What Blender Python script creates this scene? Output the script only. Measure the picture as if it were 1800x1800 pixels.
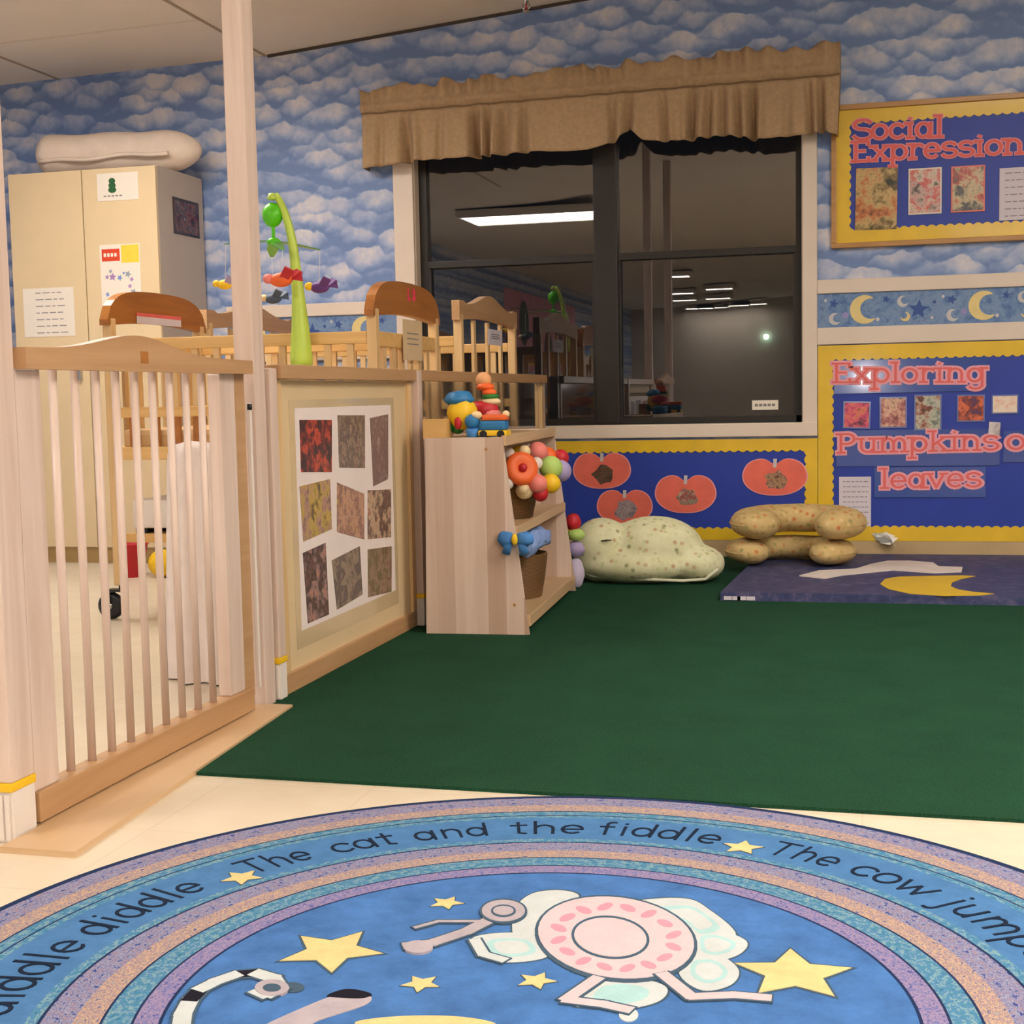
import bpy, bmesh, math, random
from math import sin, cos, pi, radians, sqrt
from mathutils import Vector, Matrix
random.seed(7)
for o in list(bpy.data.objects): bpy.data.objects.remove(o, do_unlink=True)
SC = bpy.context.scene
COL = SC.collection

# ---------------------------------------------------------------- camera
EYE = Vector((0, 0, 0.75))
YAW, PITCH, ROLL, FPX = 0.2503, 0.0846, -0.0203, 2420.0
_f = Vector((-sin(YAW)*cos(PITCH), cos(YAW)*cos(PITCH), -sin(PITCH)))
_r0 = Vector((cos(YAW), sin(YAW), 0)); _u0 = _r0.cross(_f)
RT = cos(ROLL)*_r0 + sin(ROLL)*_u0
UP = -sin(ROLL)*_r0 + cos(ROLL)*_u0
cam_d = bpy.data.cameras.new('camera'); cam = bpy.data.objects.new('camera', cam_d); COL.objects.link(cam)
cam_d.sensor_width = 36; cam_d.lens = FPX/1800*36; cam_d.clip_start = 0.05; cam_d.clip_end = 100
M = Matrix((RT, UP, -_f)).transposed().to_4x4(); M.translation = EYE
cam.matrix_world = M
SC.camera = cam

# ---------------------------------------------------------------- world, exposure
W = bpy.data.worlds.new('night'); SC.world = W; W.use_nodes = True
W.node_tree.nodes['Background'].inputs[0].default_value = (0.010, 0.011, 0.014, 1)
W.node_tree.nodes['Background'].inputs[1].default_value = 0.3
SC.view_settings.view_transform = 'Standard'; SC.view_settings.look = 'None'
SC.view_settings.gamma = 1; SC.view_settings.use_curve_mapping = False
SC.view_settings.exposure = 0.15
LAMP_COL = (1.0, 0.935, 0.86); LAMP_E = 24.0          # fluorescent troffers
FLASH_W = 8.0                                      # the camera's own flash
fl = bpy.data.lights.new('camera_flash', 'AREA'); fl.shape = 'RECTANGLE'; fl.size = 0.06; fl.size_y = 0.04
fl.energy = FLASH_W; fl.color = (1.0, 0.93, 0.90)
flo = bpy.data.objects.new('camera_flash', fl); COL.objects.link(flo)
MF = M.copy(); MF.translation = EYE + UP*0.10 + RT*0.02; flo.matrix_world = MF

# ---------------------------------------------------------------- placement helpers (a point of the photo onto a real plane)
def ray(u, v): return _f + (u-900)/FPX*RT - (v-900)/FPX*UP
def on_z(u, v, z=0.0):
    d = ray(u, v); return EYE + d*((z-EYE.z)/d.z)
def on_y(u, v, y):
    d = ray(u, v); return EYE + d*(y/d.y)
def on_x(u, v, x):
    d = ray(u, v); return EYE + d*(x/d.x)

# ---------------------------------------------------------------- materials
def hexlin(c):
    return tuple(((x/255)/12.92 if x/255 <= .04045 else ((x/255+.055)/1.055)**2.4) for x in c) + (1,)
MATS = {}
def nodes_of(name):
    m = bpy.data.materials.new(name); m.use_nodes = True
    nt = m.node_tree; b = nt.nodes['Principled BSDF']
    return m, nt, b
def add(nt, typ, **kw):
    n = nt.nodes.new(typ)
    for k, v in kw.items(): setattr(n, k, v)
    return n
def coords(nt, scale=(1, 1, 1), rot=(0, 0, 0), out='Object'):
    t = add(nt, 'ShaderNodeTexCoord'); mp = add(nt, 'ShaderNodeMapping')
    mp.inputs['Scale'].default_value = scale; mp.inputs['Rotation'].default_value = rot
    nt.links.new(t.outputs[out], mp.inputs['Vector']); return mp.outputs[0]
def ramp(nt, fac, stops, interp='LINEAR'):
    r = add(nt, 'ShaderNodeValToRGB'); r.color_ramp.interpolation = interp
    el = r.color_ramp.elements
    while len(el) < len(stops): el.new(0.5)
    for e, (p, c) in zip(el, stops): e.position = p; e.color = c if len(c) == 4 else hexlin(c)
    nt.links.new(fac, r.inputs[0]); return r.outputs[0]
def noise(nt, vec, scale, detail=3, rough=.55, dist=0):
    n = add(nt, 'ShaderNodeTexNoise'); n.inputs['Scale'].default_value = scale; n.inputs['Detail'].default_value = detail
    n.inputs['Roughness'].default_value = rough; n.inputs['Distortion'].default_value = dist
    nt.links.new(vec, n.inputs['Vector']); return n.outputs[0]
def bump(nt, b, h, strength=.2, dist=.01):
    n = add(nt, 'ShaderNodeBump'); n.inputs['Strength'].default_value = strength; n.inputs['Distance'].default_value = dist
    nt.links.new(h, n.inputs['Height']); nt.links.new(n.outputs[0], b.inputs['Normal'])
def mat(name, c, rough=.6, var=.12, scale=18, metal=0, coat=0, bumpy=0, trans=0, ior=1.45, spec=.5):
    if name in MATS: return MATS[name]
    m, nt, b = nodes_of(name)
    lc = hexlin(c)
    if var:
        f = noise(nt, coords(nt), scale, 4)
        lo = tuple(x*(1-var) for x in lc[:3])+(1,); hi = tuple(min(1, x*(1+var)) for x in lc[:3])+(1,)
        nt.links.new(ramp(nt, f, [(.3, lo), (.7, hi)]), b.inputs['Base Color'])
        if bumpy: bump(nt, b, f, bumpy)
    else: b.inputs['Base Color'].default_value = lc
    b.inputs['Roughness'].default_value = rough; b.inputs['Metallic'].default_value = metal
    b.inputs['Coat Weight'].default_value = coat; b.inputs['Coat Roughness'].default_value = .08
    b.inputs['Transmission Weight'].default_value = trans; b.inputs['IOR'].default_value = ior
    b.inputs['Specular IOR Level'].default_value = spec
    MATS[name] = m; return m
def wood(name, c1, c2, scale=(30, 30, 2.0), rough=.38, c3=None):
    m, nt, b = nodes_of(name)
    v = coords(nt, scale)
    f = noise(nt, v, 1.0, 5, .6, .6)
    st = [(.3, c1), (.68, c2)]
    if c3: st = [(.25, c1), (.5, c2), (.75, c3)]
    nt.links.new(ramp(nt, f, st), b.inputs['Base Color'])
    b.inputs['Roughness'].default_value = rough
    bump(nt, b, f, .05, .004)
    MATS[name] = m; return m
def blotch(name, cols, scale=30, rough=.3, seed=0.0, coat=.0):
    """printed snapshot: soft patches of the given colours"""
    if name in MATS: return MATS[name]
    m, nt, b = nodes_of(name)
    t = add(nt, 'ShaderNodeTexCoord'); mp = add(nt, 'ShaderNodeMapping')
    mp.inputs['Location'].default_value = (seed*3.7, seed*1.3, seed*2.1)
    nt.links.new(t.outputs['Object'], mp.inputs['Vector'])
    f0 = noise(nt, mp.outputs[0], scale, 5, .7)
    vo = add(nt, 'ShaderNodeTexVoronoi'); vo.inputs['Scale'].default_value = scale*1.1; nt.links.new(mp.outputs[0], vo.inputs['Vector'])
    sx = add(nt, 'ShaderNodeSeparateXYZ'); nt.links.new(vo.outputs['Color'], sx.inputs[0])
    mm = add(nt, 'ShaderNodeMath', operation='MULTIPLY_ADD'); mm.inputs[1].default_value = .20; nt.links.new(sx.outputs['X'], mm.inputs[0])
    m2 = add(nt, 'ShaderNodeMath', operation='MULTIPLY_ADD'); m2.inputs[1].default_value = 1.0; m2.inputs[2].default_value = -.10; nt.links.new(f0, m2.inputs[0]); nt.links.new(m2.outputs[0], mm.inputs[2])
    f = mm.outputs[0]
    n = len(cols)
    nt.links.new(ramp(nt, f, [(.30+.42*i/max(1, n-1), c) for i, c in enumerate(cols)]), b.inputs['Base Color'])
    b.inputs['Roughness'].default_value = rough; b.inputs['Coat Weight'].default_value = coat
    MATS[name] = m; return m
def emit(name, c, e):
    m, nt, b = nodes_of(name)
    b.inputs['Base Color'].default_value = (.9, .9, .9, 1)
    b.inputs['Emission Color'].default_value = tuple(c)+(1,); b.inputs['Emission Strength'].default_value = e
    MATS[name] = m; return m

MAPLE = wood('maple', (200, 174, 156), (220, 199, 185), (26, 26, 1.6))
MAPLE_X = wood('maple_long', (196, 160, 118), (214, 182, 142), (2, 1.2, 30))
TAN = wood('tan_birch', (205, 168, 116), (222, 188, 136), (24, 24, 1.5))
TAN_X = wood('tan_rail', (210, 165, 98), (228, 186, 120), (1.5, 24, 30))
BROWN_RAIL = wood('brown_rail', (176, 134, 92), (192, 152, 110), (24, 1.4, 30))
OAK_ARCH = wood('oak_arch', (150, 92, 36), (176, 112, 50), (24, 2.5, 30), .3)
PANEL_B = mat('panel_beige', (214, 188, 146), .55, .03, 5)
CAB = mat('cabinet_laminate', (220, 196, 156), .5, .03, 6)
CAB_SHADED = mat('cabinet_body_shaded', (188, 174, 160), .5, .03, 6)  # doors' laminate greyed: shade of the unlit side put into the colour
WHITE = mat('white_paint', (222, 206, 190), .5, .03, 6)
PAPER = mat('paper', (232, 222, 208), .7, .02, 8)
PAPERP = mat('paper_cool', (214, 206, 216), .7, .03, 8)
BLACKM = mat('window_metal', (34, 29, 24), .45, .1, 10)
NAVY = mat('navy_paper', (34, 60, 160), .45, .06, 9)
YELLOW = mat('yellow_trim', (226, 186, 40), .35, .07, 10, coat=.3)
GOLDW = wood('frame_oak', (168, 120, 62), (190, 142, 84), (3, 3, 30), .35)
CORAL = mat('coral_card', (226, 104, 100), .6, .05, 20)
PINK = mat('pink_card', (232, 160, 172), .6, .04, 20)
ORANGEC = mat('pumpkin_card', (232, 110, 92), .6, .08, 14)
INK = mat('ink', (132, 126, 126), .7, 0)
BLACKP = mat('black_plastic', (26, 26, 28), .4, .05)
CHROME = mat('chrome', (200, 200, 200), .18, 0, metal=1)
WPLAST = mat('white_plastic', (226, 216, 206), .4, .02)
YCLIP = mat('yellow_clip', (236, 190, 30), .4, .04)
CLEAR = mat('clear_acrylic', (240, 240, 240), .04, 0, trans=1, ior=1.45)
LIME = mat('lime_plastic', (186, 212, 84), .35, .06, 8)
GREEN = mat('green_plastic', (88, 196, 22), .35, .06, 8)
RED = mat('toy_red', (190, 34, 44), .5, .08); BLUE = mat('toy_blue', (40, 116, 170), .5, .1)
YEL = mat('toy_yellow', (238, 192, 34), .5, .06); ORG = mat('toy_orange', (236, 104, 44), .5, .08)
GRN = mat('toy_green', (40, 122, 50), .5, .08); PUR = mat('toy_purple', (104, 60, 132), .5, .1)
CREAM = mat('toy_cream', (232, 206, 160), .6, .05); LAV = mat('toy_lavender', (164, 150, 190), .6, .06)
LGRN = mat('toy_light_green', (176, 206, 110), .6, .06); TPINK = mat('toy_pink', (232, 130, 120), .6, .06)
LBLUE = mat('cloth_blue', (70, 130, 196), .8, .15, 30); SKIN = mat('toy_peach', (220, 160, 110), .6, .04)
WICKER = None
def make_wicker():
    m, nt, b = nodes_of('wicker')
    v = coords(nt, (60, 60, 60))
    w = add(nt, 'ShaderNodeTexWave', wave_type='BANDS', bands_direction='Z'); w.inputs['Scale'].default_value = 1.2; w.inputs['Distortion'].default_value = 3
    nt.links.new(v, w.inputs['Vector'])
    nt.links.new(ramp(nt, w.outputs['Fac'], [(.2, (86, 58, 26)), (.8, (140, 100, 52))]), b.inputs['Base Color'])
    b.inputs['Roughness'].default_value = .6; bump(nt, b, w.outputs['Fac'], .5, .006); return m
WICKER = make_wicker()

# ---------------------------------------------------------------- mesh builder
class MB:
    def __init__(s, m=None): s.bm = bmesh.new(); s.mats = []; s.cur = m
    def use(s, m): s.cur = m; return s
    def _mi(s):
        if s.cur not in s.mats: s.mats.append(s.cur)
        return s.mats.index(s.cur)
    def faces(s, fs, smooth=False):
        i = s._mi()
        for f in fs: f.material_index = i; f.smooth = smooth
    def box(s, x0, x1, y0, y1, z0, z1, bev=0, M=None):
        vs = [s.bm.verts.new((x, y, z)) for x in (x0, x1) for y in (y0, y1) for z in (z0, z1)]
        fs = [s.bm.faces.new([vs[i] for i in q]) for q in ((0, 1, 3, 2), (4, 6, 7, 5), (0, 4, 5, 1), (2, 3, 7, 6), (0, 2, 6, 4), (1, 5, 7, 3))]
        s.faces(fs)
        if bev:
            es = list({e for f in fs for e in f.edges})
            r = bmesh.ops.bevel(s.bm, geom=es, offset=bev, segments=2, profile=.6, affect='EDGES')
            s.faces([f for f in r['faces']]); vs = list({v for f in r['faces'] for v in f.verts})
        if M is not None: bmesh.ops.transform(s.bm, matrix=M, verts=[v for v in vs if v.is_valid])
        return s
    def prism(s, pts, ext, smooth=False):
        """pts: list of 3-D points (planar outline), ext: extrusion vector"""
        e = Vector(ext); a = [s.bm.verts.new(Vector(p)) for p in pts]; b = [s.bm.verts.new(Vector(p)+e) for p in pts]
        n = len(pts); fs = []
        nrm = Vector((0, 0, 0))
        for i in range(n):
            p, q = Vector(pts[i]), Vector(pts[(i+1) % n]); nrm += p.cross(q)
        flip = nrm.dot(e) > 0
        fs.append(s.bm.faces.new(a[::-1] if flip else a)); fs.append(s.bm.faces.new(b if flip else b[::-1]))
        for i in range(n):
            j = (i+1) % n
            q = [a[i], a[j], b[j], b[i]]
            fs.append(s.bm.faces.new(q if flip else q[::-1]))
        s.faces(fs); 
        if smooth:
            for f in fs[2:]: f.smooth = True
        return s
    def tube(s, pts, rad, seg=10, cap=True, flat=None):
        """rad: number or list; flat: (axis vector, factor) squashes the section along axis"""
        pts = [Vector(p) for p in pts]; n = len(pts); rings = []
        ref = None
        for i, p in enumerate(pts):
            t = (pts[min(i+1, n-1)]-pts[max(i-1, 0)]).normalized()
            if ref is None: ref = Vector((0, 0, 1)) if abs(t.z) < .9 else Vector((1, 0, 0))
            a = (ref - t*ref.dot(t)).normalized(); b = t.cross(a); ref = a
            r = rad[i] if isinstance(rad, (list, tuple)) else rad
            ring = []
            for k in range(seg):
                d = (a*cos(2*pi*k/seg)+b*sin(2*pi*k/seg))*r
                if flat: ax = Vector(flat[0]); d = d - ax*d.dot(ax)*(1-flat[1])
                ring.append(s.bm.verts.new(p+d))
            rings.append(ring)
        fs = []
        for i in range(n-1):
            for k in range(seg):
                l = (k+1) % seg
                fs.append(s.bm.faces.new([rings[i][k], rings[i][l], rings[i+1][l], rings[i+1][k]]))
        s.faces(fs, True)
        if cap:
            s.faces([s.bm.faces.new(rings[0][::-1]), s.bm.faces.new(rings[-1])])
        return s
    def lathe(s, prof, c, axis='z', seg=20, M=None):
        """prof: list of (r, h) from bottom to top around axis through c"""
        c = Vector(c); rings = []; allv = []
        for r, h in prof:
            ring = []
            for k in range(seg if r > 1e-6 else 1):
                a = 2*pi*k/seg
                p = Vector((r*cos(a), r*sin(a), h))
                if axis == 'x': p = Vector((p.z, p.x, p.y))
                if axis == 'y': p = Vector((p.y, p.z, p.x))
                ring.append(s.bm.verts.new(c+p))
            rings.append(ring); allv += ring
        fs = []
        for A, B in zip(rings, rings[1:]):
            for k in range(seg):
                l = (k+1) % seg
                if len(A) == 1 and len(B) == 1: continue
                if len(A) == 1: fs.append(s.bm.faces.new([A[0], B[l], B[k]]))
                elif len(B) == 1: fs.append(s.bm.faces.new([A[k], A[l], B[0]]))
                else: fs.append(s.bm.faces.new([A[k], A[l], B[l], B[k]]))
        s.faces(fs, True)
        if M is not None: bmesh.ops.transform(s.bm, matrix=M, verts=allv)
        return s
    def ball(s, c, r, seg=16, lumps=0, seed=0, M=None):
        if not isinstance(r, (tuple, list)): r = (r, r, r)
        n0 = len(s.bm.verts)
        res = bmesh.ops.create_uvsphere(s.bm, u_segments=seg, v_segments=max(6, seg*2//3), radius=1)
        rnd = random.Random(seed)
        for v in res['verts']:
            k = 1+lumps*(sin(v.co.x*4+seed)*cos(v.co.y*5+seed*2)+.5*sin(v.co.z*7+seed))
            v.co = Vector((v.co.x*r[0]*k, v.co.y*r[1]*k, v.co.z*r[2]*k))
            if M is not None: v.co = M @ v.co
            v.co += Vector(c)
        s.faces({f for v in res['verts'] for f in v.link_faces}, True); return s
    def build(s, name, m=None, parent=None, origin=None, mods=None):
        if m is not None and not s.mats: s.cur = m
        me = bpy.data.meshes.new(name)
        if m is not None:
            me.materials.append(m)
            for f in s.bm.faces: f.material_index = 0
        else:
            for x in s.mats: me.materials.append(x)
        bmesh.ops.recalc_face_normals(s.bm, faces=s.bm.faces)
        if parent is not None: org = Vector(parent['_o'])
        elif origin is not None: org = Vector(origin)
        else:
            co = [v.co for v in s.bm.verts]
            org = Vector(((min(c.x for c in co)+max(c.x for c in co))/2, (min(c.y for c in co)+max(c.y for c in co))/2, min(c.z for c in co)))
        bmesh.ops.translate(s.bm, vec=-org, verts=s.bm.verts)
        s.bm.to_mesh(me); s.bm.free()
        o = bpy.data.objects.new(name, me); COL.objects.link(o)
        o['_o'] = tuple(org)
        if parent is not None: o.parent = parent
        else: o.location = org
        return o
def tag(o, label, cat, group=None, kind=None):
    o['label'] = label; o['category'] = cat
    if group: o['group'] = group
    if kind: o['kind'] = kind
    return o
def thing(name, label, cat, loc, group=None):
    o = bpy.data.objects.new(name, None); COL.objects.link(o); o.location = loc; o['_o'] = tuple(loc); o.empty_display_size = .1
    return tag(o, label, cat, group)
def struct(o, label=None):
    o['kind'] = 'structure'
    if label: o['label'] = label
    return o
def copy_tree(o, parent=None):
    c = o.copy(); COL.objects.link(c)
    if parent is not None: c.parent = parent
    for ch in list(o.children): copy_tree(ch, c)
    return c

# ================================================================ ROOM SHELL
WY = 6.22                     # inner face of the window wall
XL, XR, YB = -4.35, 3.6, -14.0
def ceil_z(x):
    if x < -2.75: return 2.352+(x+4.15)*.022 if x > -4.4 else 2.35
    if x < 1.0: return 2.383+(x+2.75)*.083
    return 2.383+3.75*.083

# floor: cream vinyl
def floor_mat():
    m, nt, b = nodes_of('cream_vinyl')
    v = coords(nt)
    br = add(nt, 'ShaderNodeTexBrick'); br.offset = 0; br.inputs['Scale'].default_value = 1
    br.inputs['Brick Width'].default_value = .305; br.inputs['Row Height'].default_value = .305; br.inputs['Mortar Size'].default_value = .0016
    br.inputs['Color1'].default_value = hexlin((228, 214, 190)); br.inputs['Color2'].default_value = hexlin((224, 209, 184)); br.inputs['Mortar'].default_value = hexlin((214, 198, 172))
    nt.links.new(v, br.inputs['Vector'])
    f = noise(nt, v, 9, 5, .6)
    mx = add(nt, 'ShaderNodeMixRGB', blend_type='MULTIPLY'); mx.inputs[0].default_value = .35
    nt.links.new(br.outputs['Color'], mx.inputs[1]); nt.links.new(ramp(nt, f, [(.3, (225, 220, 214)), (.7, (255, 255, 255))]), mx.inputs[2])
    nt.links.new(mx.outputs[0], b.inputs['Base Color']); b.inputs['Roughness'].default_value = .32
    return m
struct(MB().box(XL, XR, YB, WY+.15, -.1, 0).build('floor', floor_mat(), origin=(0, 0, 0)))

def paper_mat():
    """blue wallpaper printed all over with small soft puffy clouds"""
    m, nt, b = nodes_of('cloud_wallpaper')
    t = add(nt, 'ShaderNodeTexCoord')
    nz = add(nt, 'ShaderNodeTexNoise'); nz.inputs['Scale'].default_value = 13; nz.inputs['Detail'].default_value = 3
    nt.links.new(t.outputs['Object'], nz.inputs['Vector'])
    sub = add(nt, 'ShaderNodeVectorMath', operation='MULTIPLY_ADD'); sub.inputs[1].default_value = (.10, .0, .055)
    nt.links.new(nz.outputs['Color'], sub.inputs[0]); nt.links.new(t.outputs['Object'], sub.inputs[2])
    mp = add(nt, 'ShaderNodeMapping'); mp.inputs['Scale'].default_value = (6.6, 0.0, 11.5); nt.links.new(sub.outputs[0], mp.inputs['Vector'])
    vo = add(nt, 'ShaderNodeTexVoronoi', feature='SMOOTH_F1'); vo.inputs['Scale'].default_value = 1; vo.inputs['Smoothness'].default_value = .22; vo.inputs['Randomness'].default_value = .9
    nt.links.new(mp.outputs[0], vo.inputs['Vector'])
    df = add(nt, 'ShaderNodeVectorMath', operation='SUBTRACT'); nt.links.new(mp.outputs[0], df.inputs[0]); nt.links.new(vo.outputs['Position'], df.inputs[1])
    sx = add(nt, 'ShaderNodeSeparateXYZ'); nt.links.new(df.outputs[0], sx.inputs[0])
    ma = add(nt, 'ShaderNodeMath', operation='MULTIPLY_ADD'); ma.inputs[1].default_value = .55; ma.inputs[2].default_value = .50
    nt.links.new(sx.outputs['Z'], ma.inputs[0])
    mb = add(nt, 'ShaderNodeMath', operation='MULTIPLY_ADD'); mb.inputs[1].default_value = -.62
    nt.links.new(vo.outputs['Distance'], mb.inputs[0]); nt.links.new(ma.outputs[0], mb.inputs[2])
    n2 = noise(nt, t.outputs['Object'], 30, 3)
    mc = add(nt, 'ShaderNodeMath', operation='MULTIPLY_ADD'); mc.inputs[1].default_value = .40; nt.links.new(n2, mc.inputs[0]); nt.links.new(mb.outputs[0], mc.inputs[2])
    n3 = noise(nt, t.outputs['Object'], 3.2, 2)
    md = add(nt, 'ShaderNodeMath', operation='MULTIPLY_ADD'); md.inputs[1].default_value = .45; nt.links.new(n3, md.inputs[0]); nt.links.new(mc.outputs[0], md.inputs[2])
    c = ramp(nt, md.outputs[0], [(.36, (108, 134, 184)), (.54, (132, 154, 198)), (.72, (166, 178, 208)), (.95, (214, 210, 216))])
    nt.links.new(c, b.inputs['Base Color']); b.inputs['Roughness'].default_value = .55
    return m
WP = paper_mat()
WALLP = mat('wall_paint', (196, 184, 170), .6, .03, 4)
# window opening
OX0, OX1, OZ0, OZ1 = -2.035, -0.252, 0.606, 1.985
wb = MB(WP)
for x0, x1, z0, z1 in ((XL, OX0, 0, 2.8), (OX1, XR, 0, 2.8), (OX0, OX1, 0, OZ0), (OX0, OX1, OZ1, 2.8)):
    wb.box(x0, x1, WY, WY+.16, z0, z1)
struct(wb.build('wall_back', WP, origin=(0, WY, 0)))
struct(MB().box(XL-.12, XL, YB, WY+.16, 0, 2.8).build('wall_left', WP, origin=(XL, 0, 0)))
struct(MB().box(XR, XR+.12, YB, WY+.16, 0, 2.8).build('wall_right', WALLP))
struct(MB().box(XL, XR, YB-.12, YB, 0, 2.8).build('wall_front', WALLP))
# ceiling, gently sloped panels with faint joints
cb = MB(mat('ceiling_paint', (232, 220, 206), .75, .03, 3))
for xa, xb in ((XL, -2.75), (-2.75, 1.0), (1.0, XR)):
    za, zb = ceil_z(xa+1e-4), ceil_z(xb-1e-4)
    cb.prism([(xa, YB, za), (xb, YB, zb), (xb, YB, zb+.1), (xa, YB, za+.1)], (0, WY+.16-YB, 0))
struct(cb.build('ceiling'))
jb = MB(mat('ceiling_joint', (176, 156, 136), .8, .02))
xj = on_y(102, 133, WY).x
for xx in (xj, -2.755):
    z = ceil_z(xx-.01)
    jb.box(xx-.006, xx+.006, 2.0, WY-.002, z-.005, z)
yj = on_z(200, 54, 2.368).y
za, zb = ceil_z(XL+.06), ceil_z(-2.77)
jb.use(mat('ceiling_joint_pale', (222, 208, 192), .8, .02)).prism([(XL+.01, yj-.009, za-.004), (-2.765, yj-.009, zb-.004), (-2.765, yj-.009, zb+.004), (XL+.01, yj-.009, za+.004)], (0, .018, 0))
struct(jb.build('trim_8'))
eb = MB(mat('ceiling_edge_shade', (70, 62, 56), .6, .05))  # shadow line where wall meets ceiling, modelled as a dark strip
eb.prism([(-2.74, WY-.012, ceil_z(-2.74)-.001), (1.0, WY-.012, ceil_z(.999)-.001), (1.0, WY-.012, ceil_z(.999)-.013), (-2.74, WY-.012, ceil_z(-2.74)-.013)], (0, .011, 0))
struct(eb.build('ceiling_shadow_strip'))

# chair rails (white) on either side of the window; moon-and-stars border strip; baseboard
def wall_strip(name, x0, x1, z0, z1, m, d=.018):
    return struct(MB().box(x0, x1, WY-d, WY, z0, z1, .004).build(name, m))
TX0, TX1 = -2.128, -0.193
wall_strip('trim_1', TX1, XR, 1.163, 1.223, WHITE); wall_strip('trim_2', TX1, XR, .942, 1.016, WHITE)
wall_strip('trim_3', -3.0, TX0, 1.146, 1.206, WHITE); wall_strip('trim_4', -3.0, TX0, .935, 1.005, WHITE)
BORD = blotch('border_blue', [(74, 104, 156), (98, 130, 176), (120, 146, 182), (96, 122, 172)], 26, .55)
MOON = mat('moon_cream', (226, 204, 140), .6, .05, 30); STARB = mat('star_blue', (56, 84, 148), .6, .05); PALE = mat('moon_pale', (200, 196, 196), .6, .05)
DOTL = mat('dot_lilac', (150, 142, 196), .6, .05)
def crescent(c, r, ex, ey, th, n=14, open_ang=0, k=.72, off=.42):
    """outline points of a crescent in the plane spanned by ex, ey"""
    pts = []
    for i in range(n+1):
        a = radians(50)+radians(260)*i/n
        pts.append((r*cos(a), r*sin(a)))
    x1, y1 = pts[-1]; x0, y0 = pts[0]
    for i in range(1, n):
        a = radians(-56) - radians(360-112)*i/n
        xx = off*r+k*r*cos(a); yy = .98*k*r*sin(a)*1.0
        pts.append((xx, yy))
    ca, sa = cos(open_ang), sin(open_ang)
    return [Vector(c)+ex*(x*ca-y*sa)+ey*(x*sa+y*ca) for x, y in pts]
def star(c, r, ex, ey, rot=0, k=.45, n=5):
    return [Vector(c)+ex*((r if i % 2 == 0 else r*k)*sin(rot+pi*i/n))+ey*((r if i % 2 == 0 else r*k)*cos(rot+pi*i/n)) for i in range(2*n)]
def disc(c, r, ex, ey, n=16, r2=None):
    r2 = r2 or r
    return [Vector(c)+ex*(r*cos(2*pi*i/n))+ey*(r2*sin(2*pi*i/n)) for i in range(n)]
EX, EZ, EY = Vector((1, 0, 0)), Vector((0, 0, 1)), Vector((0, 1, 0))
def border_strip(name, x0, x1, z0, z1, start):
    b = MB(BORD).box(x0, x1, WY-.006, WY, z0, z1)
    zc = (z0+z1)/2; h = z1-z0; x = start; y = WY-.006; E = (0, -.0015, 0)
    def put(kind, dx, dz, r, m, ang=0):
        c = (x+dx, y, zc+dz*h)
        if not (x0+.02 < c[0] < x1-.02): return
        b.use(m)
        b.prism({'m': lambda: crescent(c, r, EX, EZ, 0, open_ang=ang), 's': lambda: star(c, r, EX, EZ, ang), 'd': lambda: disc(c, r, EX, EZ)}[kind](), E)
    while x < x1+.5:
        put('s', -.165, .2, .022, STARB, .3); put('m', -.16, -.25, .026, PALE, .3); put('d', -.115, -.15, .013, DOTL)
        put('m', -.035, 0, .062, MOON, .1); put('s', .055, .28, .018, STARB, .2)
        put('m', .125, .2, .024, PALE, .5); put('s', .19, -.05, .044, STARB, .1); put('m', .135, -.25, .02, MOON, 2.4)
        put('d', -.2, .3, .006, PALE); put('d', .255, .15, .007, STARB); put('d', .02, -.3, .008, PALE); put('d', .245, -.3, .006, PALE)
        x += .49
    return struct(b.build(name))
border_strip('trim_5', TX1, XR, 1.016, 1.163, TX1+.235)
border_strip('trim_6', -3.0, TX0, 1.005, 1.146, -2.75)
struct(MB().box(XL, XR, WY-.014, WY, 0, .082, .004).build('baseboard_back', mat('base_tan', (190, 164, 124), .5, .05, 8)))
struct(MB().box(XL, XL+.014, YB, WY-.014, 0, .082, .004).build('baseboard_left', MATS['base_tan']))

# ================================================================ WINDOW
win = thing('window_1', 'wide dark night window with black metal frame in white casing', 'window', ((OX0+OX1)/2, WY, OZ0)); struct(win)
cs = MB(WHITE)
cs.box(TX0, OX0+.004, WY-.02, WY, .545, 2.06, .004); cs.box(OX1-.004, TX1, WY-.02, WY, .545, 2.06, .004)
cs.box(OX0, OX1, WY-.02, WY, 1.975, 2.06, .004)
cs.box(OX0, OX1, WY, WY+.06, OZ1-.008, OZ1); cs.box(OX0, OX0+.008, WY, WY+.06, OZ0, OZ1); cs.box(OX1-.008, OX1, WY, WY+.06, OZ0, OZ1)
cs.build('casing', WHITE, win)
MB().box(TX0, TX1, WY-.03, WY+.06, .545, .606, .005).build('window_sill', WHITE, win)
GY = WY+.06
fr = MB(BLACKM)
fr.box(OX0, OX0+.045, GY, GY+.05, OZ0, OZ1); fr.box(OX1-.035, OX1, GY, GY+.05, OZ0, OZ1)
fr.box(OX0, OX1, GY, GY+.05, OZ0, OZ0+.03); fr.box(OX0, OX1, GY, GY+.05, OZ1-.03, OZ1)
fr.build('window_frame', BLACKM, win)
MX0, MX1 = -1.193, -1.083
MB().box(MX0, MX1, GY-.012, GY+.05, OZ0, OZ1, .004).build('mullion', BLACKM, win)
PANE = mat('window_glass', (255, 255, 255), .0, 0, trans=1, ior=1.78)
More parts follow.
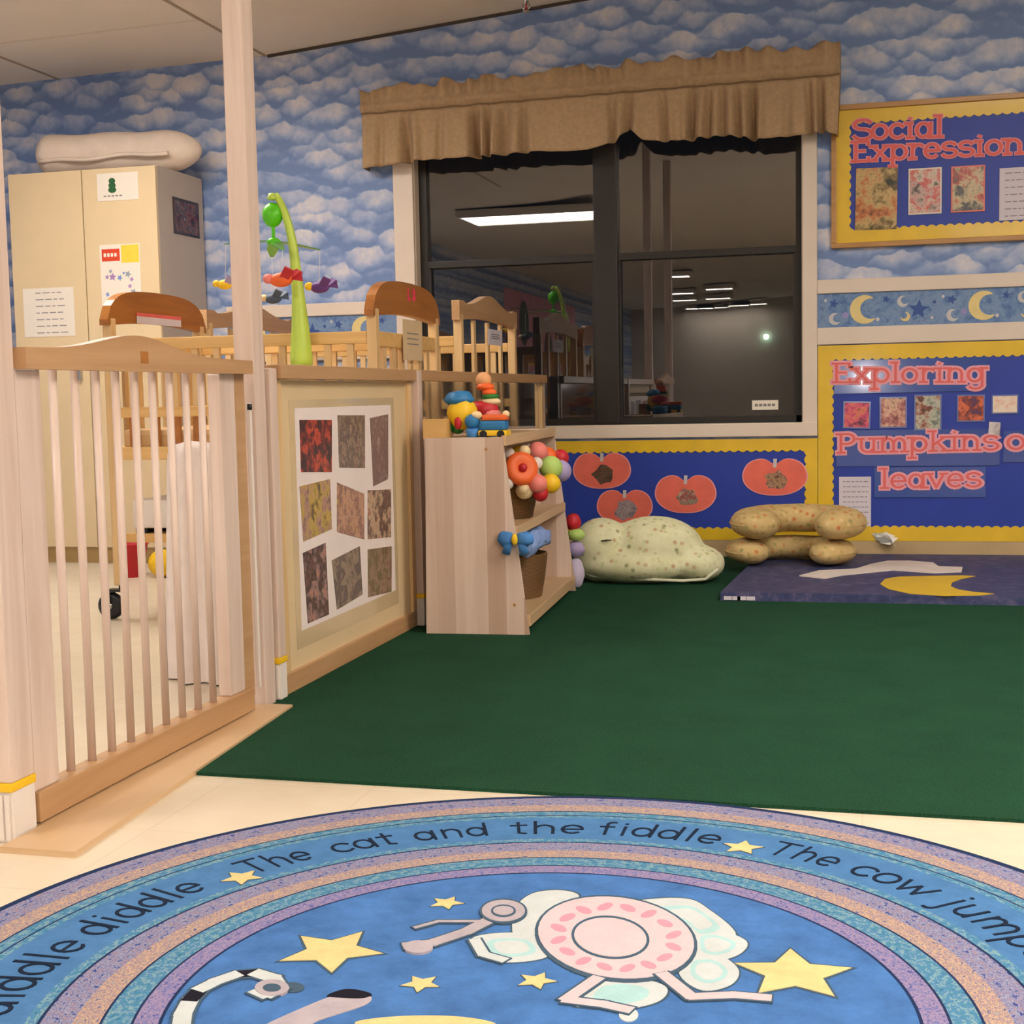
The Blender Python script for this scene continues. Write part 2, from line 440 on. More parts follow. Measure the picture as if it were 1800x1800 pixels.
for x0, x1 in ((OX0+.045, MX0), (MX1, OX1-.035)):
    rl = MB(BLACKM).box(x0, x1, GY-.004, GY+.045, 1.352, 1.385, .003)
    for xx in (x0, x1-.012): rl.box(xx, xx+.012, GY+.002, GY+.02, OZ0+.03, 1.352)
    rl.build('meeting_rail', BLACKM, win)
    MB().box(x0, x1, GY+.026, GY+.032, OZ0+.03, 1.352).build('window_pane', PANE, win)
    MB().box(x0, x1, GY+.026, GY+.032, 1.385, OZ1-.03).build('window_pane', PANE, win)
p0, p1 = on_y(1322, 704, GY+.024), on_y(1368, 720, GY+.024)
st = MB(PAPER).box(p0.x, p1.x, GY+.0235, GY+.0255, p1.z, p0.z)
so = st.build('window_sticker', PAPER, win); so['label'] = 'small white sticker at the bottom of the right pane'
tx = MB(INK)
for i in range(5): tx.box(p0.x+.012+.019*i, p0.x+.026+.019*i, GY+.0225, GY+.0236, (p0.z+p1.z)/2-.006, (p0.z+p1.z)/2+.006)
tx.build('print', INK, so)
# dark ground and night beyond the glass
struct(MB().box(-8, 6, WY+.17, 20, -.4, -.3).build('ground', mat('night_ground', (60, 62, 58), .9, .2, 3)))

# ================================================================ CEILING LIGHTS (the light of the room)
LENS = emit('lamp_lens', LAMP_COL, LAMP_E)
HOUS = mat('lamp_housing', (224, 216, 204), .4, .02)
def troffer(cx, cy, lx, ly, label, lens=None):
    z = min(ceil_z(cx-lx/2+1e-3), ceil_z(cx+lx/2-1e-3))-.004
    t = thing('ceiling_light', label, 'ceiling light', (cx, cy, z), 'fluorescent ceiling lights')
    h = MB(HOUS); w = .03
    h.box(cx-lx/2, cx+lx/2, cy-ly/2, cy-ly/2+w, z-.07, z); h.box(cx-lx/2, cx+lx/2, cy+ly/2-w, cy+ly/2, z-.07, z)
    h.box(cx-lx/2, cx-lx/2+w, cy-ly/2+w, cy+ly/2-w, z-.07, z); h.box(cx+lx/2-w, cx+lx/2, cy-ly/2+w, cy+ly/2-w, z-.07, z)
    h.box(cx-lx/2, cx+lx/2, cy-ly/2, cy+ly/2, z-.006, z)
    h.build('housing', HOUS, t)
    MB().box(cx-lx/2+w, cx+lx/2-w, cy-ly/2+w, cy+ly/2-w, z-.062, z-.046).build('lens', lens or LENS, t)
    return t
def mirror_on_ceiling(u, v, z):
    d = ray(u, v); p = EYE+d*((z-EYE.z)/d.z); return Vector((p.x, 2*(GY+.026)-p.y, p.z))
zc = 2.27
a, b2 = mirror_on_ceiling(800, 388, zc), mirror_on_ceiling(1052, 374, zc)
near_y, far_y = mirror_on_ceiling(805, 388, zc).y, mirror_on_ceiling(840, 403, zc).y
troffer((a.x+b2.x)/2, (near_y+far_y)/2, abs(b2.x-a.x), abs(near_y-far_y), 'long ceiling light mirrored as the bright bar in the upper left pane')
LENS2 = emit('lamp_lens_dim', LAMP_COL, LAMP_E*.85)
troffer(-2.75, 4.5, 1.2, .6, 'ceiling light above the cribs', LENS2)
troffer(.95, 3.3, 1.2, .6, 'ceiling light above the green carpet')
troffer(2.4, 2.0, 1.2, .6, 'added fill light on the ceiling nearest the right wall')  # added fixture out of view, brightens upright faces near the window wall
troffer(3.0, -1.0, 1.2, .6, 'added fill light on the ceiling behind the camera beside the right wall')  # added unseen fill for faces turned towards the camera
troffer(1.6, -5.4, 1.2, .6, 'added fill light on the ceiling in the back of the room')  # another added fill, kept out of the window's reflection
troffer(1.6, .6, 1.2, .6, 'ceiling light above the round rug, right side')
troffer(1.6, -2.6, 1.2, .6, 'ceiling light behind the camera, right side')
far_l = emit('lamp_lens_far', LAMP_COL, LAMP_E*.8)
for i, (u0, u1, v) in enumerate(((1176, 1217, 485), (1172, 1223, 515), (1178, 1228, 527), (1236, 1292, 507), (1236, 1288, 524), (1236, 1292, 546), (1238, 1288, 558), (1300, 1360, 542), (1300, 1343, 553))):
    z = 2.5
    for _ in range(4):
        a, b2 = mirror_on_ceiling(u0, v, z), mirror_on_ceiling(u1, v, z); z = min(ceil_z(a.x), ceil_z(b2.x))-.06
    troffer((a.x+b2.x)/2, max((a.y+b2.y)/2, YB+.4), abs(b2.x-a.x), .34, 'far ceiling light mirrored as a small bar in the lower right pane', far_l)
d = ray(1347, 592); tt = (2*(GY+.026)-YB-.04)/d.y; lp = EYE+d*tt
tag(MB(emit('lamp_green', (.55, 1.0, .75), 30)).ball((lp.x, YB+.06, lp.z), .05, 12).build('signal_lamp'), 'small round lamp on the far wall mirrored as a green-white dot in the right pane', 'lamp')
# pink mural on the left wall at the back of the room, mirrored in the lower left pane
mu = MB(mat('mural_pink', (214, 150, 170), .6, .12, 6)).box(XL+.001, XL+.006, -8.6, -4.2, 1.05, 2.1); rnd = random.Random(3)
for k in range(6):
    mu.use(mat('mural_plum', (90, 40, 70), .6, .1) if k % 2 else mat('mural_green', (60, 80, 60), .6, .1)); mu.prism(disc((XL+.006, -8.1+.72*k, 1.5+.2*sin(k*2)), .26, EY, EZ, 14, .30), (.004, 0, 0))
tag(mu.build('wall_mural'), 'pink mural with dark round flowers on the left wall at the back of the room', 'mural')
# ================================================================ GREEN CARPET
def carpet_mat():
    m, nt, b = nodes_of('green_carpet')
    f = noise(nt, coords(nt), 260, 3, .7); g = noise(nt, coords(nt), 6, 4)
    mx = add(nt, 'ShaderNodeMixRGB', blend_type='MULTIPLY'); mx.inputs[0].default_value = .6
    nt.links.new(ramp(nt, f, [(.25, (20, 54, 38)), (.75, (42, 86, 60))]), mx.inputs[1]); nt.links.new(ramp(nt, g, [(.3, (215, 215, 215)), (.7, (255, 255, 255))]), mx.inputs[2])
    nt.links.new(mx.outputs[0], b.inputs['Base Color']); b.inputs['Roughness'].default_value = .95; b.inputs['Specular IOR Level'].default_value = .1
    bump(nt, b, f, .6, .004); return m
ca, cb_ = on_z(330, 1362), on_z(1800, 1447)
sl = (cb_.y-ca.y)/(cb_.x-ca.x)
y_at = lambda x: ca.y+sl*(x-ca.x)
SX1, SX2 = -1.272, -1.345   # outer edge of the threshold strip, near and far end
e1, e2 = on_z(105, 1517), on_z(512, 1243)
SX1, SX2 = e1.x+.012, e2.x+.012
sx_at = lambda y: SX1+(SX2-SX1)*(y-1.975)/(3.062-1.975)
yc = y_at(sx_at(2.47))
tag(MB().prism([(sx_at(yc)+.002, yc, 0.0), (2.6, y_at(2.6), 0.0), (2.6, WY-.015, 0.0), (-1.455, WY-.015, 0.0), (-1.455, 3.116, 0.0), (-1.405, 3.116, 0.0), (-1.405, 3.066, 0.0), (sx_at(3.062)+.002, 3.066, 0.0)], (0, 0, .007)).build('carpet', carpet_mat()),
    'dark green carpet covering the floor from the vinyl to the window wall', 'carpet')
FZ = .007     # top of the carpet

# ================================================================ ROUND RUG
RC = Vector((-0.3859, 1.5855, 0)); RR = .8655
def yarn(name, cols, k=1.0):
    """carpet yarn in short dashes that run round the rug"""
    m, nt, b = nodes_of(name)
    t = add(nt, 'ShaderNodeTexCoord'); sp = add(nt, 'ShaderNodeSeparateXYZ'); nt.links.new(t.outputs['Object'], sp.inputs[0])
    at = add(nt, 'ShaderNodeMath', operation='ARCTAN2'); nt.links.new(sp.outputs['Y'], at.inputs[0]); nt.links.new(sp.outputs['X'], at.inputs[1])
    ln = add(nt, 'ShaderNodeVectorMath', operation='LENGTH'); nt.links.new(t.outputs['Object'], ln.inputs[0])
    cmb = add(nt, 'ShaderNodeCombineXYZ'); nt.links.new(at.outputs[0], cmb.inputs[0])
    ml = add(nt, 'ShaderNodeMath', operation='MULTIPLY'); ml.inputs[1].default_value = 2.6; nt.links.new(ln.outputs['Value'], ml.inputs[0]); nt.links.new(ml.outputs[0], cmb.inputs[1])
    f = noise(nt, cmb.outputs[0], 46*k, 4, .72, 0)
    n = len(cols)
    nt.links.new(ramp(nt, f, [(.36+.28*i/max(1, n-1), c) for i, c in enumerate(cols)]), b.inputs['Base Color'])
    b.inputs['Roughness'].default_value = .95; b.inputs['Specular IOR Level'].default_value = .1
    bump(nt, b, noise(nt, coords(nt), 420, 2), .5, .003); return m
def pile(name, c, var=.16, sc=24):
    m, nt, b = nodes_of(name); lc = hexlin(c)
    f = noise(nt, coords(nt), sc, 5, .7)
    nt.links.new(ramp(nt, f, [(.28, tuple(x*(1-var) for x in lc[:3])+(1,)), (.72, tuple(min(1, x*(1+var)) for x in lc[:3])+(1,))]), b.inputs['Base Color'])
    b.inputs['Roughness'].default_value = .95; b.inputs['Specular IOR Level'].default_value = .1
    bump(nt, b, noise(nt, coords(nt), 420, 2), .5, .003); return m
R_A = yarn('yarn_violet', [(52, 66, 128), (84, 96, 150), (168, 164, 176), (84, 96, 154), (178, 150, 140), (74, 98, 160)])
R_B = yarn('yarn_peach', [(70, 88, 142), (160, 140, 140), (210, 172, 128), (104, 110, 148), (194, 150, 116), (140, 156, 160)])
R_T = yarn('yarn_teal', [(48, 104, 140), (80, 140, 160), (70, 118, 168), (140, 172, 168), (58, 114, 152)])
R_L = yarn('yarn_lilac', [(72, 82, 146), (122, 116, 160), (164, 144, 166), (88, 98, 160), (140, 134, 168)])
R_BLUE = pile('pile_text_band', (76, 122, 170)); R_FIELD = pile('pile_field_blue', (72, 116, 174), .30, 14)
R_LINE = pile('pile_dark_line', (34, 50, 86)); R_STAR = pile('pile_star', (222, 198, 140), .12); R_INK = pile('pile_ink', (28, 40, 60))
R_PALE = pile('pile_pale', (198, 204, 204), .08); R_PLATE = pile('pile_plate', (208, 190, 194), .06); R_PDOT = pile('pile_pink_dot', (222, 150, 164), .06)
R_MINT = pile('pile_mint', (168, 206, 206), .1); R_OUT = pile('pile_outline', (70, 92, 110), .1); R_BLK = pile('pile_black', (30, 28, 38)); R_GREY = pile('pile_greige', (176, 166, 172), .12)
rug = MB()
def ann(r0, r1, z0, z1, m, n=144):
    rug.use(m); ring = []
    for r, z in ((r0, z0), (r0, z1), (r1, z1), (r1, z0)):
        ring.append([rug.bm.verts.new(RC+Vector((r*RR*cos(2*pi*k/n), r*RR*sin(2*pi*k/n), z))) for k in range(n)])
    fs = []
    for A, B in ((ring[0], ring[1]), (ring[1], ring[2]), (ring[2], ring[3])):
        for k in range(n): fs.append(rug.bm.faces.new([A[k], A[(k+1) % n], B[(k+1) % n], B[k]]))
    rug.faces(fs)
RZ = .009
bands = [(1.0, .985, R_LINE), (.985, .935, R_A), (.935, .893, R_B), (.893, .889, R_LINE), (.889, .866, R_T), (.866, .862, R_LINE),
         (.862, .848, R_T), (.848, .716, R_BLUE), (.716, .698, R_T), (.698, .693, R_LINE), (.693, .648, R_A), (.648, .610, R_B), (.610, .606, R_LINE),
         (.606, .566, R_T), (.566, .562, R_LINE), (.562, .528, R_L), (.528, .523, R_LINE)]
for r1, r0, m in bands: ann(r0, r1, 0, RZ, m)
rug.use(R_FIELD); rug.prism([RC+Vector((.523*RR*cos(2*pi*k/120), .523*RR*sin(2*pi*k/120), 0)) for k in range(120)], (0, 0, RZ))
FLATN = [0]
def flat(pts, m, z0=RZ, h=.0007):
    FLATN[0] += 1; h += .00002*(FLATN[0] % 17)
    rug.use(m); rug.prism([Vector((p[0], p[1], z0)) for p in pts], (0, 0, h))
def F(u, v):
    p = on_z(u, v, RZ); return Vector((p.x, p.y, 0))
# ---- stroke letters (x-height 1): glyph = (width, strokes, serif feet)
def arc(cx, cy, rx, ry, a0, a1, n=14): return [(cx+rx*cos(radians(a0+(a1-a0)*i/n)), cy+ry*sin(radians(a0+(a1-a0)*i/n))) for i in range(n+1)]
_s = lambda k, y0=0: [(p[0]*k, y0+p[1]*k) for p in arc(.48, .76, .34, .24, 20, 250)+arc(.48, .26, .38, .26, 70, -160)]
G = {
 'o': (1.0, [arc(.5, .5, .4, .47, 0, 360, 20)], []), 'c': (.92, [arc(.5, .5, .4, .47, 40, 320)], []),
 'a': (1.06, [arc(.46, .5, .36, .47, 0, 360, 20), [(.86, 1), (.86, 0)]], [(.92, 0)]),
 'd': (1.06, [arc(.46, .5, .36, .47, 0, 360, 20), [(.86, 1.45), (.86, 0)]], [(.78, 1.45), (.92, 0)]),
 'p': (1.06, [arc(.56, .5, .38, .47, 0, 360, 20), [(.18, 1), (.18, -.5)]], [(.12, 1), (.18, -.5)]),
 'g': (1.06, [arc(.46, .5, .36, .47, 0, 360, 20), [(.86, 1), (.86, -.2)]+arc(.5, -.2, .36, .3, 0, -150)], [(.92, 1)]),
 'i': (.56, [[(.28, 1), (.28, 0)], [(.27, 1.32), (.29, 1.36)]], [(.2, 1), (.28, 0)]), 'l': (.56, [[(.28, 1.45), (.28, 0)]], [(.2, 1.45), (.28, 0)]),
 'j': (.6, [[(.36, 1), (.36, -.25)]+arc(.12, -.25, .24, .22, 0, -110), [(.35, 1.32), (.37, 1.36)]], [(.3, 1)]),
 'E': (1.12, [[(.24, 1.4), (.24, 0)], [(.24, 1.4), (.95, 1.4), (.95, 1.18)], [(.24, .72), (.75, .72)], [(.24, 0), (.98, 0), (.98, .24)]], [(.2, 1.4), (.2, 0)]),
 'S': (1.12, [_s(1.4/1.0*.98)], []), 's': (.94, [_s(1.0)], []),
 'x': (1.06, [[(.14, 1), (.9, 0)], [(.9, 1), (.14, 0)]], [(.14, 1), (.9, 1), (.14, 0), (.9, 0)]),
 'r': (.84, [[(.24, 1), (.24, 0)], arc(.58, .52, .34, .45, 180, 50)], [(.16, 1), (.24, 0)]),
 'e': (1.0, [[(.12, .5), (.88, .5)]+arc(.5, .5, .38, .47, 0, 310)], []),
 'n': (1.16, [[(.24, 1), (.24, 0)], arc(.58, .55, .34, .42, 180, 0)+[(.92, 0)]], [(.16, 1), (.24, 0), (.92, 0)]),
 'h': (1.16, [[(.24, 1.45), (.24, 0)], arc(.58, .55, .34, .42, 180, 0)+[(.92, 0)]], [(.16, 1.45), (.24, 0), (.92, 0)]),
 'm': (1.64, [[(.22, 1), (.22, 0)], arc(.52, .55, .3, .42, 180, 0)+[(.82, 0)], arc(1.12, .55, .3, .42, 180, 0)+[(1.42, 0)]], [(.15, 1), (.22, 0), (.82, 0), (1.42, 0)]),
 'u': (1.16, [[(.22, 1)]+arc(.56, .42, .34, .4, 180, 360)+[(.9, 1)], [(.9, 1), (.9, 0)]], [(.15, 1), (.82, 1), (.96, 0)]),
 'P': (1.16, [[(.26, 1.4), (.26, 0)], [(.26, 1.4), (.6, 1.4)]+arc(.6, 1.03, .38, .37, 90, -90)+[(.26, .66)]], [(.2, 1.4), (.26, 0)]),
 'k': (1.1, [[(.24, 1.45), (.24, 0)], [(.84, 1), (.28, .46)], [(.46, .62), (.92, 0)]], [(.17, 1.45), (.24, 0), (.86, 1), (.92, 0)]),
 'v': (1.06, [[(.12, 1), (.52, 0), (.92, 1)]], [(.12, 1), (.92, 1)]), 'w': (1.4, [[(.1, 1), (.4, 0), (.7, .8), (1.0, 0), (1.3, 1)]], []),
 't': (.76, [[(.36, 1.35), (.36, .1), (.62, .02)], [(.08, 1), (.66, 1)]], []), 'f': (.78, [arc(.56, 1.2, .22, .25, 70, 180)+[(.34, 0)], [(.1, .9), (.62, .9)]], []),
 'T': (1.2, [[(.6, 1.4), (.6, 0)], [(.1, 1.4), (1.1, 1.4)]], []), 'H': (1.2, [[(.2, 1.4), (.2, 0)], [(1.0, 1.4), (1.0, 0)], [(.2, .7), (1.0, .7)]], []),
 'y': (1.0, [[(.12, 1), (.5, 0)], [(.9, 1), (.36, -.45)]], []), ' ': (.6, [], []),
}
def glyph_strokes(ch, serif):
    w, st, ft = G[ch]
    st = list(st)
    if serif: st += [[(x-.2, y), (x+.2, y)] for x, y in ft]
    return w, st
def strokes_to(mb, strokes, w, place, ext):
    """each stroke becomes a run of small prisms; place maps glyph (x, y) to 3-D"""
    cnt = 0; ext = Vector(ext); en = ext.normalized()
    for st in strokes:
        for (xa, ya), (xb, yb) in zip(st, st[1:]):
            cnt += 1
            d = Vector((xb-xa, yb-ya)); L = d.length
            if L < 1e-6: continue
            d /= L; n = Vector((-d.y, d.x))*w/2; k = d*w*.32
            q = [(xa-k.x+n.x, ya-k.y+n.y), (xa-k.x-n.x, ya-k.y-n.y), (xb+k.x-n.x, yb+k.y-n.y), (xb+k.x+n.x, yb+k.y+n.y)]
            mb.prism([place(*p) for p in q], ext+en*(.000018*(cnt % 23)))
# ---- text round the rug
def rug_word(txt, a_left, a_right, r_base=.748, s=.052):
    tot = sum(G[c][0] for c in txt); x = 0
    rug.use(R_INK)
    for ch in txt:
        w, st = glyph_strokes(ch, False)
        def place(px, py, x=x):
            a = radians(a_left+(a_right-a_left)*(x+px)/tot); r = (r_base+s*py)*RR
            return RC+Vector((r*cos(a), r*sin(a), RZ))
        strokes_to(rug, st, .125, place, (0, 0, .0008)); x += w
def ang(u, v):
    p = on_z(u, v, RZ)-RC; return math.degrees(math.atan2(p.y, p.x)) % 360
for t_, pa, pb in (('diddle', (-70, 1790), (150, 1655)), ('diddle', (172, 1646), (378, 1563)), ('The', (452, 1541), (566, 1514)), ('cat', (594, 1503), (708, 1488)), ('and', (736, 1484), (866, 1476)),
                   ('the', (898, 1475), (1024, 1476)), ('fiddle', (1044, 1477), (1256, 1489)), ('The', (1340, 1498), (1462, 1524)), ('cow', (1480, 1534), (1618, 1578)), ('jumped', (1630, 1590), (1850, 1715))):
    a0_, a1_ = ang(*pa), ang(*pb)
    rug_word(t_, a0_, a1_)
for t_, a0_, a1_ in (('Hey', 206, 197), ('over', 16, 2), ('the', -3, -13), ('moon', -19, -37)): rug_word(t_, a0_, a1_)
def rstar(c, r, rot=0, k=.48, line=True):
    if line: flat(star(c, r*1.1, EX, EY, rot, k*1.03), R_OUT, RZ, .0005)
    flat(star(c, r, EX, EY, rot, k), R_STAR, RZ, .0012)
for (u, v, r, rot) in ((425, 1543, .033, .2), (1305, 1490, .034, .1)): rstar(F(u, v), r, rot)
for (u, v, r, rot) in ((583, 1672, .072, .25), (1395, 1712, .078, -.1), (785, 1588, .026, .2), (740, 1730, .026, .5), (943, 1725, .026, .2)): rstar(F(u, v), r, rot)
# ---- pale ruffled rosette with a pink dotted rim (a plain stand-in for the picture woven here)
def blob(pts, m, z0, h, n=6):
    """closed smooth outline through image points lying on the rug"""
    P = [F(*p) if len(p) == 2 else Vector(p) for p in pts]; out = []; N = len(P)
    for i in range(N):
        p0, p1, p2, p3 = P[i-1], P[i], P[(i+1) % N], P[(i+2) % N]
        for k in range(n):
            t = k/n
            out.append(.5*((2*p1)+(p2-p0)*t+(2*p0-5*p1+4*p2-p3)*t*t+(3*p1-p0-3*p2+p3)*t**3))
    flat(out, m, z0, h)
def grow(pts, k):
    cx = sum(p[0] for p in pts)/len(pts); cy = sum(p[1] for p in pts)/len(pts)
    return [(cx+(x-cx)*k, cy+(y-cy)*k) for x, y in pts]
ruff = [[(905, 1600), (935, 1572), (985, 1566), (1018, 1576), (990, 1600), (950, 1640), (905, 1650)], [(1115, 1590), (1160, 1580), (1215, 1582), (1250, 1602), (1285, 1630), (1290, 1648), (1240, 1660), (1195, 1625)],
        [(1215, 1640), (1260, 1635), (1312, 1655), (1300, 1678), (1255, 1690), (1218, 1678)], [(1205, 1680), (1260, 1678), (1298, 1705), (1285, 1732), (1235, 1742), (1195, 1715)],
        [(1010, 1765), (1040, 1728), (1110, 1720), (1170, 1735), (1160, 1760), (1100, 1775), (1030, 1772)], [(830, 1650), (900, 1640), (950, 1650), (965, 1680), (910, 1692), (850, 1686)]]
for q in ruff: blob(grow(q, 1.06), R_OUT, RZ, .0004); blob(q, R_PALE, RZ, .0008); blob(grow(q, .62), R_MINT, RZ, .001); blob(grow(q, .45), R_PALE, RZ, .0012)
def ell(cu, cv, ru, rv, m, z0, h, n=40, rot=0.0): flat([F(cu+ru*cos(a)*cos(rot)-rv*sin(a)*sin(rot), cv+ru*cos(a)*sin(rot)+rv*sin(a)*cos(rot)) for a in [2*pi*i/n for i in range(n)]], m, z0, h)
ell(1083, 1652, 144, 76, R_OUT, RZ, .0014, rot=.12); ell(1083, 1650, 138, 71, R_PLATE, RZ, .0017, rot=.12)
for i in range(16):
    a = 2*pi*i/16+.2; ell(1083+103*cos(a), 1650+54*sin(a)+6*cos(a), 15, 6, R_PDOT, RZ, .0019, 12, rot=.3*(-1)**i)
ell(1073, 1650, 69, 38, R_OUT, RZ, .0019, rot=.1); ell(1073, 1650, 64, 34, R_PLATE, RZ, .0022, rot=.1)
def band(pts, w, m, z0=RZ, h=.0025, out=True):
    P = [F(*p) for p in pts]
    for k, (mm, ww, hh) in enumerate(((R_OUT, w+.007, h*.85), (m, w, h))):
        if k == 0 and not out: continue
        for p, q in zip(P, P[1:]):
            d = (q-p).normalized(); n = Vector((-d.y, d.x, 0))*ww/2; e = d*ww*.25
            flat([p-e+n, p-e-n, q+e-n, q+e+n], mm, z0, hh)
band([(1165, 1715), (1215, 1755), (1290, 1752), (1350, 1757)], .018, R_PLATE); band([(1050, 1722), (995, 1760), (1060, 1768), (1105, 1778)], .018, R_PLATE)
ell(1105, 1785, 17, 12, R_PALE, RZ, .0012)
# grey bow-like ribbon with a spiral end, left of the rosette
band([(715, 1665), (760, 1660), (820, 1640), (870, 1615)], .022, R_GREY); ell(735, 1668, 26, 11, R_GREY, RZ, .0032); ell(885, 1605, 42, 22, R_OUT, RZ, .0032); ell(885, 1605, 38, 19, R_GREY, RZ, .0037)
ell(885, 1606, 22, 11, R_OUT, RZ, .0042, 20); ell(885, 1606, 18, 8, R_GREY, RZ, .0047, 20)
band([(730, 1633), (770, 1622), (840, 1622)], .008, R_GREY); band([(835, 1655), (850, 1680), (885, 1690)], .016, R_PALE)
# black-and-white striped curl at the near left and a cream arc beside it
curl = [(318, 1812), (322, 1785), (335, 1760), (352, 1742), (380, 1728), (415, 1716), (450, 1713), (480, 1722), (492, 1740), (470, 1752), (452, 1744)]
P0 = curl
for i, (p, q) in enumerate(zip(P0, P0[1:])): band([p, q], .022, R_BLK if i in (2, 5) else R_PALE)
ell(478, 1740, 30, 14, R_GREY, RZ, .0033); ell(478, 1741, 16, 7, R_OUT, RZ, .0038, 16); ell(515, 1737, 20, 9, R_OUT, RZ, .0011)
blob([(455, 1812), (520, 1778), (600, 1748), (650, 1752), (640, 1768), (560, 1795), (520, 1815)], R_GREY, RZ, .001)
blob([(575, 1752), (610, 1740), (652, 1748), (640, 1756), (605, 1756)], R_BLK, RZ, .0013)
blob([(625, 1798), (700, 1788), (800, 1788), (870, 1800), (850, 1815), (760, 1806), (660, 1812)], R_STAR, RZ, .001)
ro = rug.build('round_rug', origin=RC)
tag(ro, 'round blue nursery rug with a lettered border lying on the cream floor', 'rug')

# ================================================================ VALANCE
VY = WY-.11
val = thing('window_valance', 'gathered brown valance hanging over the dark window', 'valance', (-1.2, WY, 1.85))
tl, tr = on_y(634, 158, VY), on_y(1476, 75, VY)
mid_l, mid_r = on_y(634, 180, VY), on_y(1476, 108, VY)
def lerp(a, b, t): return a+(b-a)*t
botz = []
for u, v in ((636, 296), (690, 290), (715, 284), (737, 282), (800, 278), (860, 274), (943, 266), (1000, 266), (1030, 263), (1085, 248), (1110, 224), (1132, 245), (1160, 249), (1210, 246), (1270, 238), (1330, 245), (1400, 239), (1450, 231), (1470, 236)):
    p = on_y(u, v, VY); botz.append((p.x, p.z))
def bz(x):
    if x <= botz[0][0]: return botz[0][1]
    for (xa, za), (xb, zb) in zip(botz, botz[1:]):
        if x <= xb: return lerp(za, zb, (x-xa)/(xb-xa))
    return botz[-1][1]
fold_c = []
for pxu, k, w in ((670, .5, .016), (712, 1.25, .022), (775, .45, .016), (832, 1.35, .020), (857, .8, .014), (888, 1.0, .022), (920, .6, .014), (1075, .6, .016), (1107, .8, .018), (1165, .7, .014), (1218, 1.2, .020), (1247, .6, .012), (1270, .7, .012), (1294, .7, .012), (1322, 1.3, .018), (1385, .4, .014), (1420, .6, .012), (1442, .8, .014)):
    fold_c.append((on_y(pxu, 220, VY).x, k, w))
def fold(x):
    s = 0
    for c, k, w in fold_c:
        d = (x-c)/w; s -= k*math.exp(-d*d); d2 = (x-c-2.0*w)/w; s += .35*k*math.exp(-d2*d2); d3 = (x-c+2.0*w)/w; s += .3*k*math.exp(-d3*d3)
    return s+.12*sin(x*34+1.6*sin(x*9))
cloth = MB(); NU, NV = 420, 26
rows = []
x0v, x1v = tl.x, tr.x
for j in range(NV+1):
    t = j/NV; row = []
    for i in range(NU+1):
        s = i/NU; x = lerp(x0v, x1v, s)
        zt = lerp(tl.z, tr.z, s)+.012*sin(x*23+2*sin(x*7))+.008*sin(x*61); zm = lerp(mid_l.z, mid_r.z, s); zb = bz(x)
        zp = zm-.052
        if t < .2: z = lerp(zt, zm, t/.2); amp = .018*(1-t/.2*.7); yy = VY+amp*sin(x*74+3*sin(x*11))-.006
        elif t < .38:
            k = (t-.2)/.18; z = lerp(zm, zp, k); yy = VY+.006*k-.024*sin(pi*k)+.006*sin(x*74+sin(x*17)*2)
        else:
            k = (t-.38)/.62; z = lerp(zp, zb, k); yy = VY+.006-(.020+.034*k)*fold(x)*min(1, k*6)-.012*k
            x = x+.012*k*sin(x*21)
        row.append(cloth.bm.verts.new((x, yy, z)))
    rows.append(row)
fs = []
for A, B in zip(rows, rows[1:]):
    for i in range(NU): fs.append(cloth.bm.faces.new([A[i], A[i+1], B[i+1], B[i]]))
for idx in (0, NU):       # the returns to the wall
    prev = [r[idx] for r in rows]; back = [cloth.bm.verts.new((v.co.x+(.004 if idx else -.004), (WY-.036 if idx else WY-.006), v.co.z)) for v in prev]
    for k in range(NV): fs.append(cloth.bm.faces.new([prev[k], prev[k+1], back[k+1], back[k]]))
VCL = mat('valance_cloth', (172, 144, 112), .85, .10, 60, spec=.2)
cloth.use(VCL); cloth.faces(fs, True)
vo_ = cloth.build('curtain', VCL, val)
sm = vo_.modifiers.new('thick', 'SOLIDIFY'); sm.thickness = .003
sw = MB(mat('valance_seam', (128, 102, 74), .9, .05)).tube([(lerp(x0v, x1v, q/60), VY-.004-.003*sin(q*2.1), lerp(mid_l.z, mid_r.z, q/60)-.053+.002*sin(q*1.7)) for q in range(61)], .0035, 6)
sw.build('seam', MATS['valance_seam'], val)
rod = MB(WHITE).tube([(x0v+.02, VY, mid_l.z-.026), (x1v-.02, VY, mid_r.z-.026)], .009, 10)
rod.build('rod', WHITE, val)

# ================================================================ BULLETIN BOARDS
def scallop_frame(mb, x0, x1, z0, z1, w, y, sc=.038, d=.004, amp=.009, sides='lrtb'):
    """paper border whose inner edge is scalloped"""
    def run(p0, p1, inward):
        p0, p1 = Vector(p0), Vector(p1); L = (p1-p0).length; n = max(2, round(L/sc)); t = (p1-p0)/L; iv = Vector(inward)
        pts = [p0]; pts.append(p1); k = 0; edge = []
        for i in range(n*6+1):
            s = i/(n*6); ph = abs(sin(pi*n*s))
            edge.append(p0+t*(L*s)+iv*(w-amp+amp*ph))
        mb.prism(pts+edge[::-1], (0, -d, 0))
    if 't' in sides: run((x0, y, z1), (x1, y, z1), (0, 0, -1))
    if 'b' in sides: run((x0, y, z0), (x1, y, z0), (0, 0, 1))
    if 'l' in sides: run((x0, y-.0005, z0), (x0, y-.0005, z1), (1, 0, 0))
    if 'r' in sides: run((x1, y-.0005, z0), (x1, y-.0005, z1), (-1, 0, 0))
FY = WY-.03
BX1 = 1.15
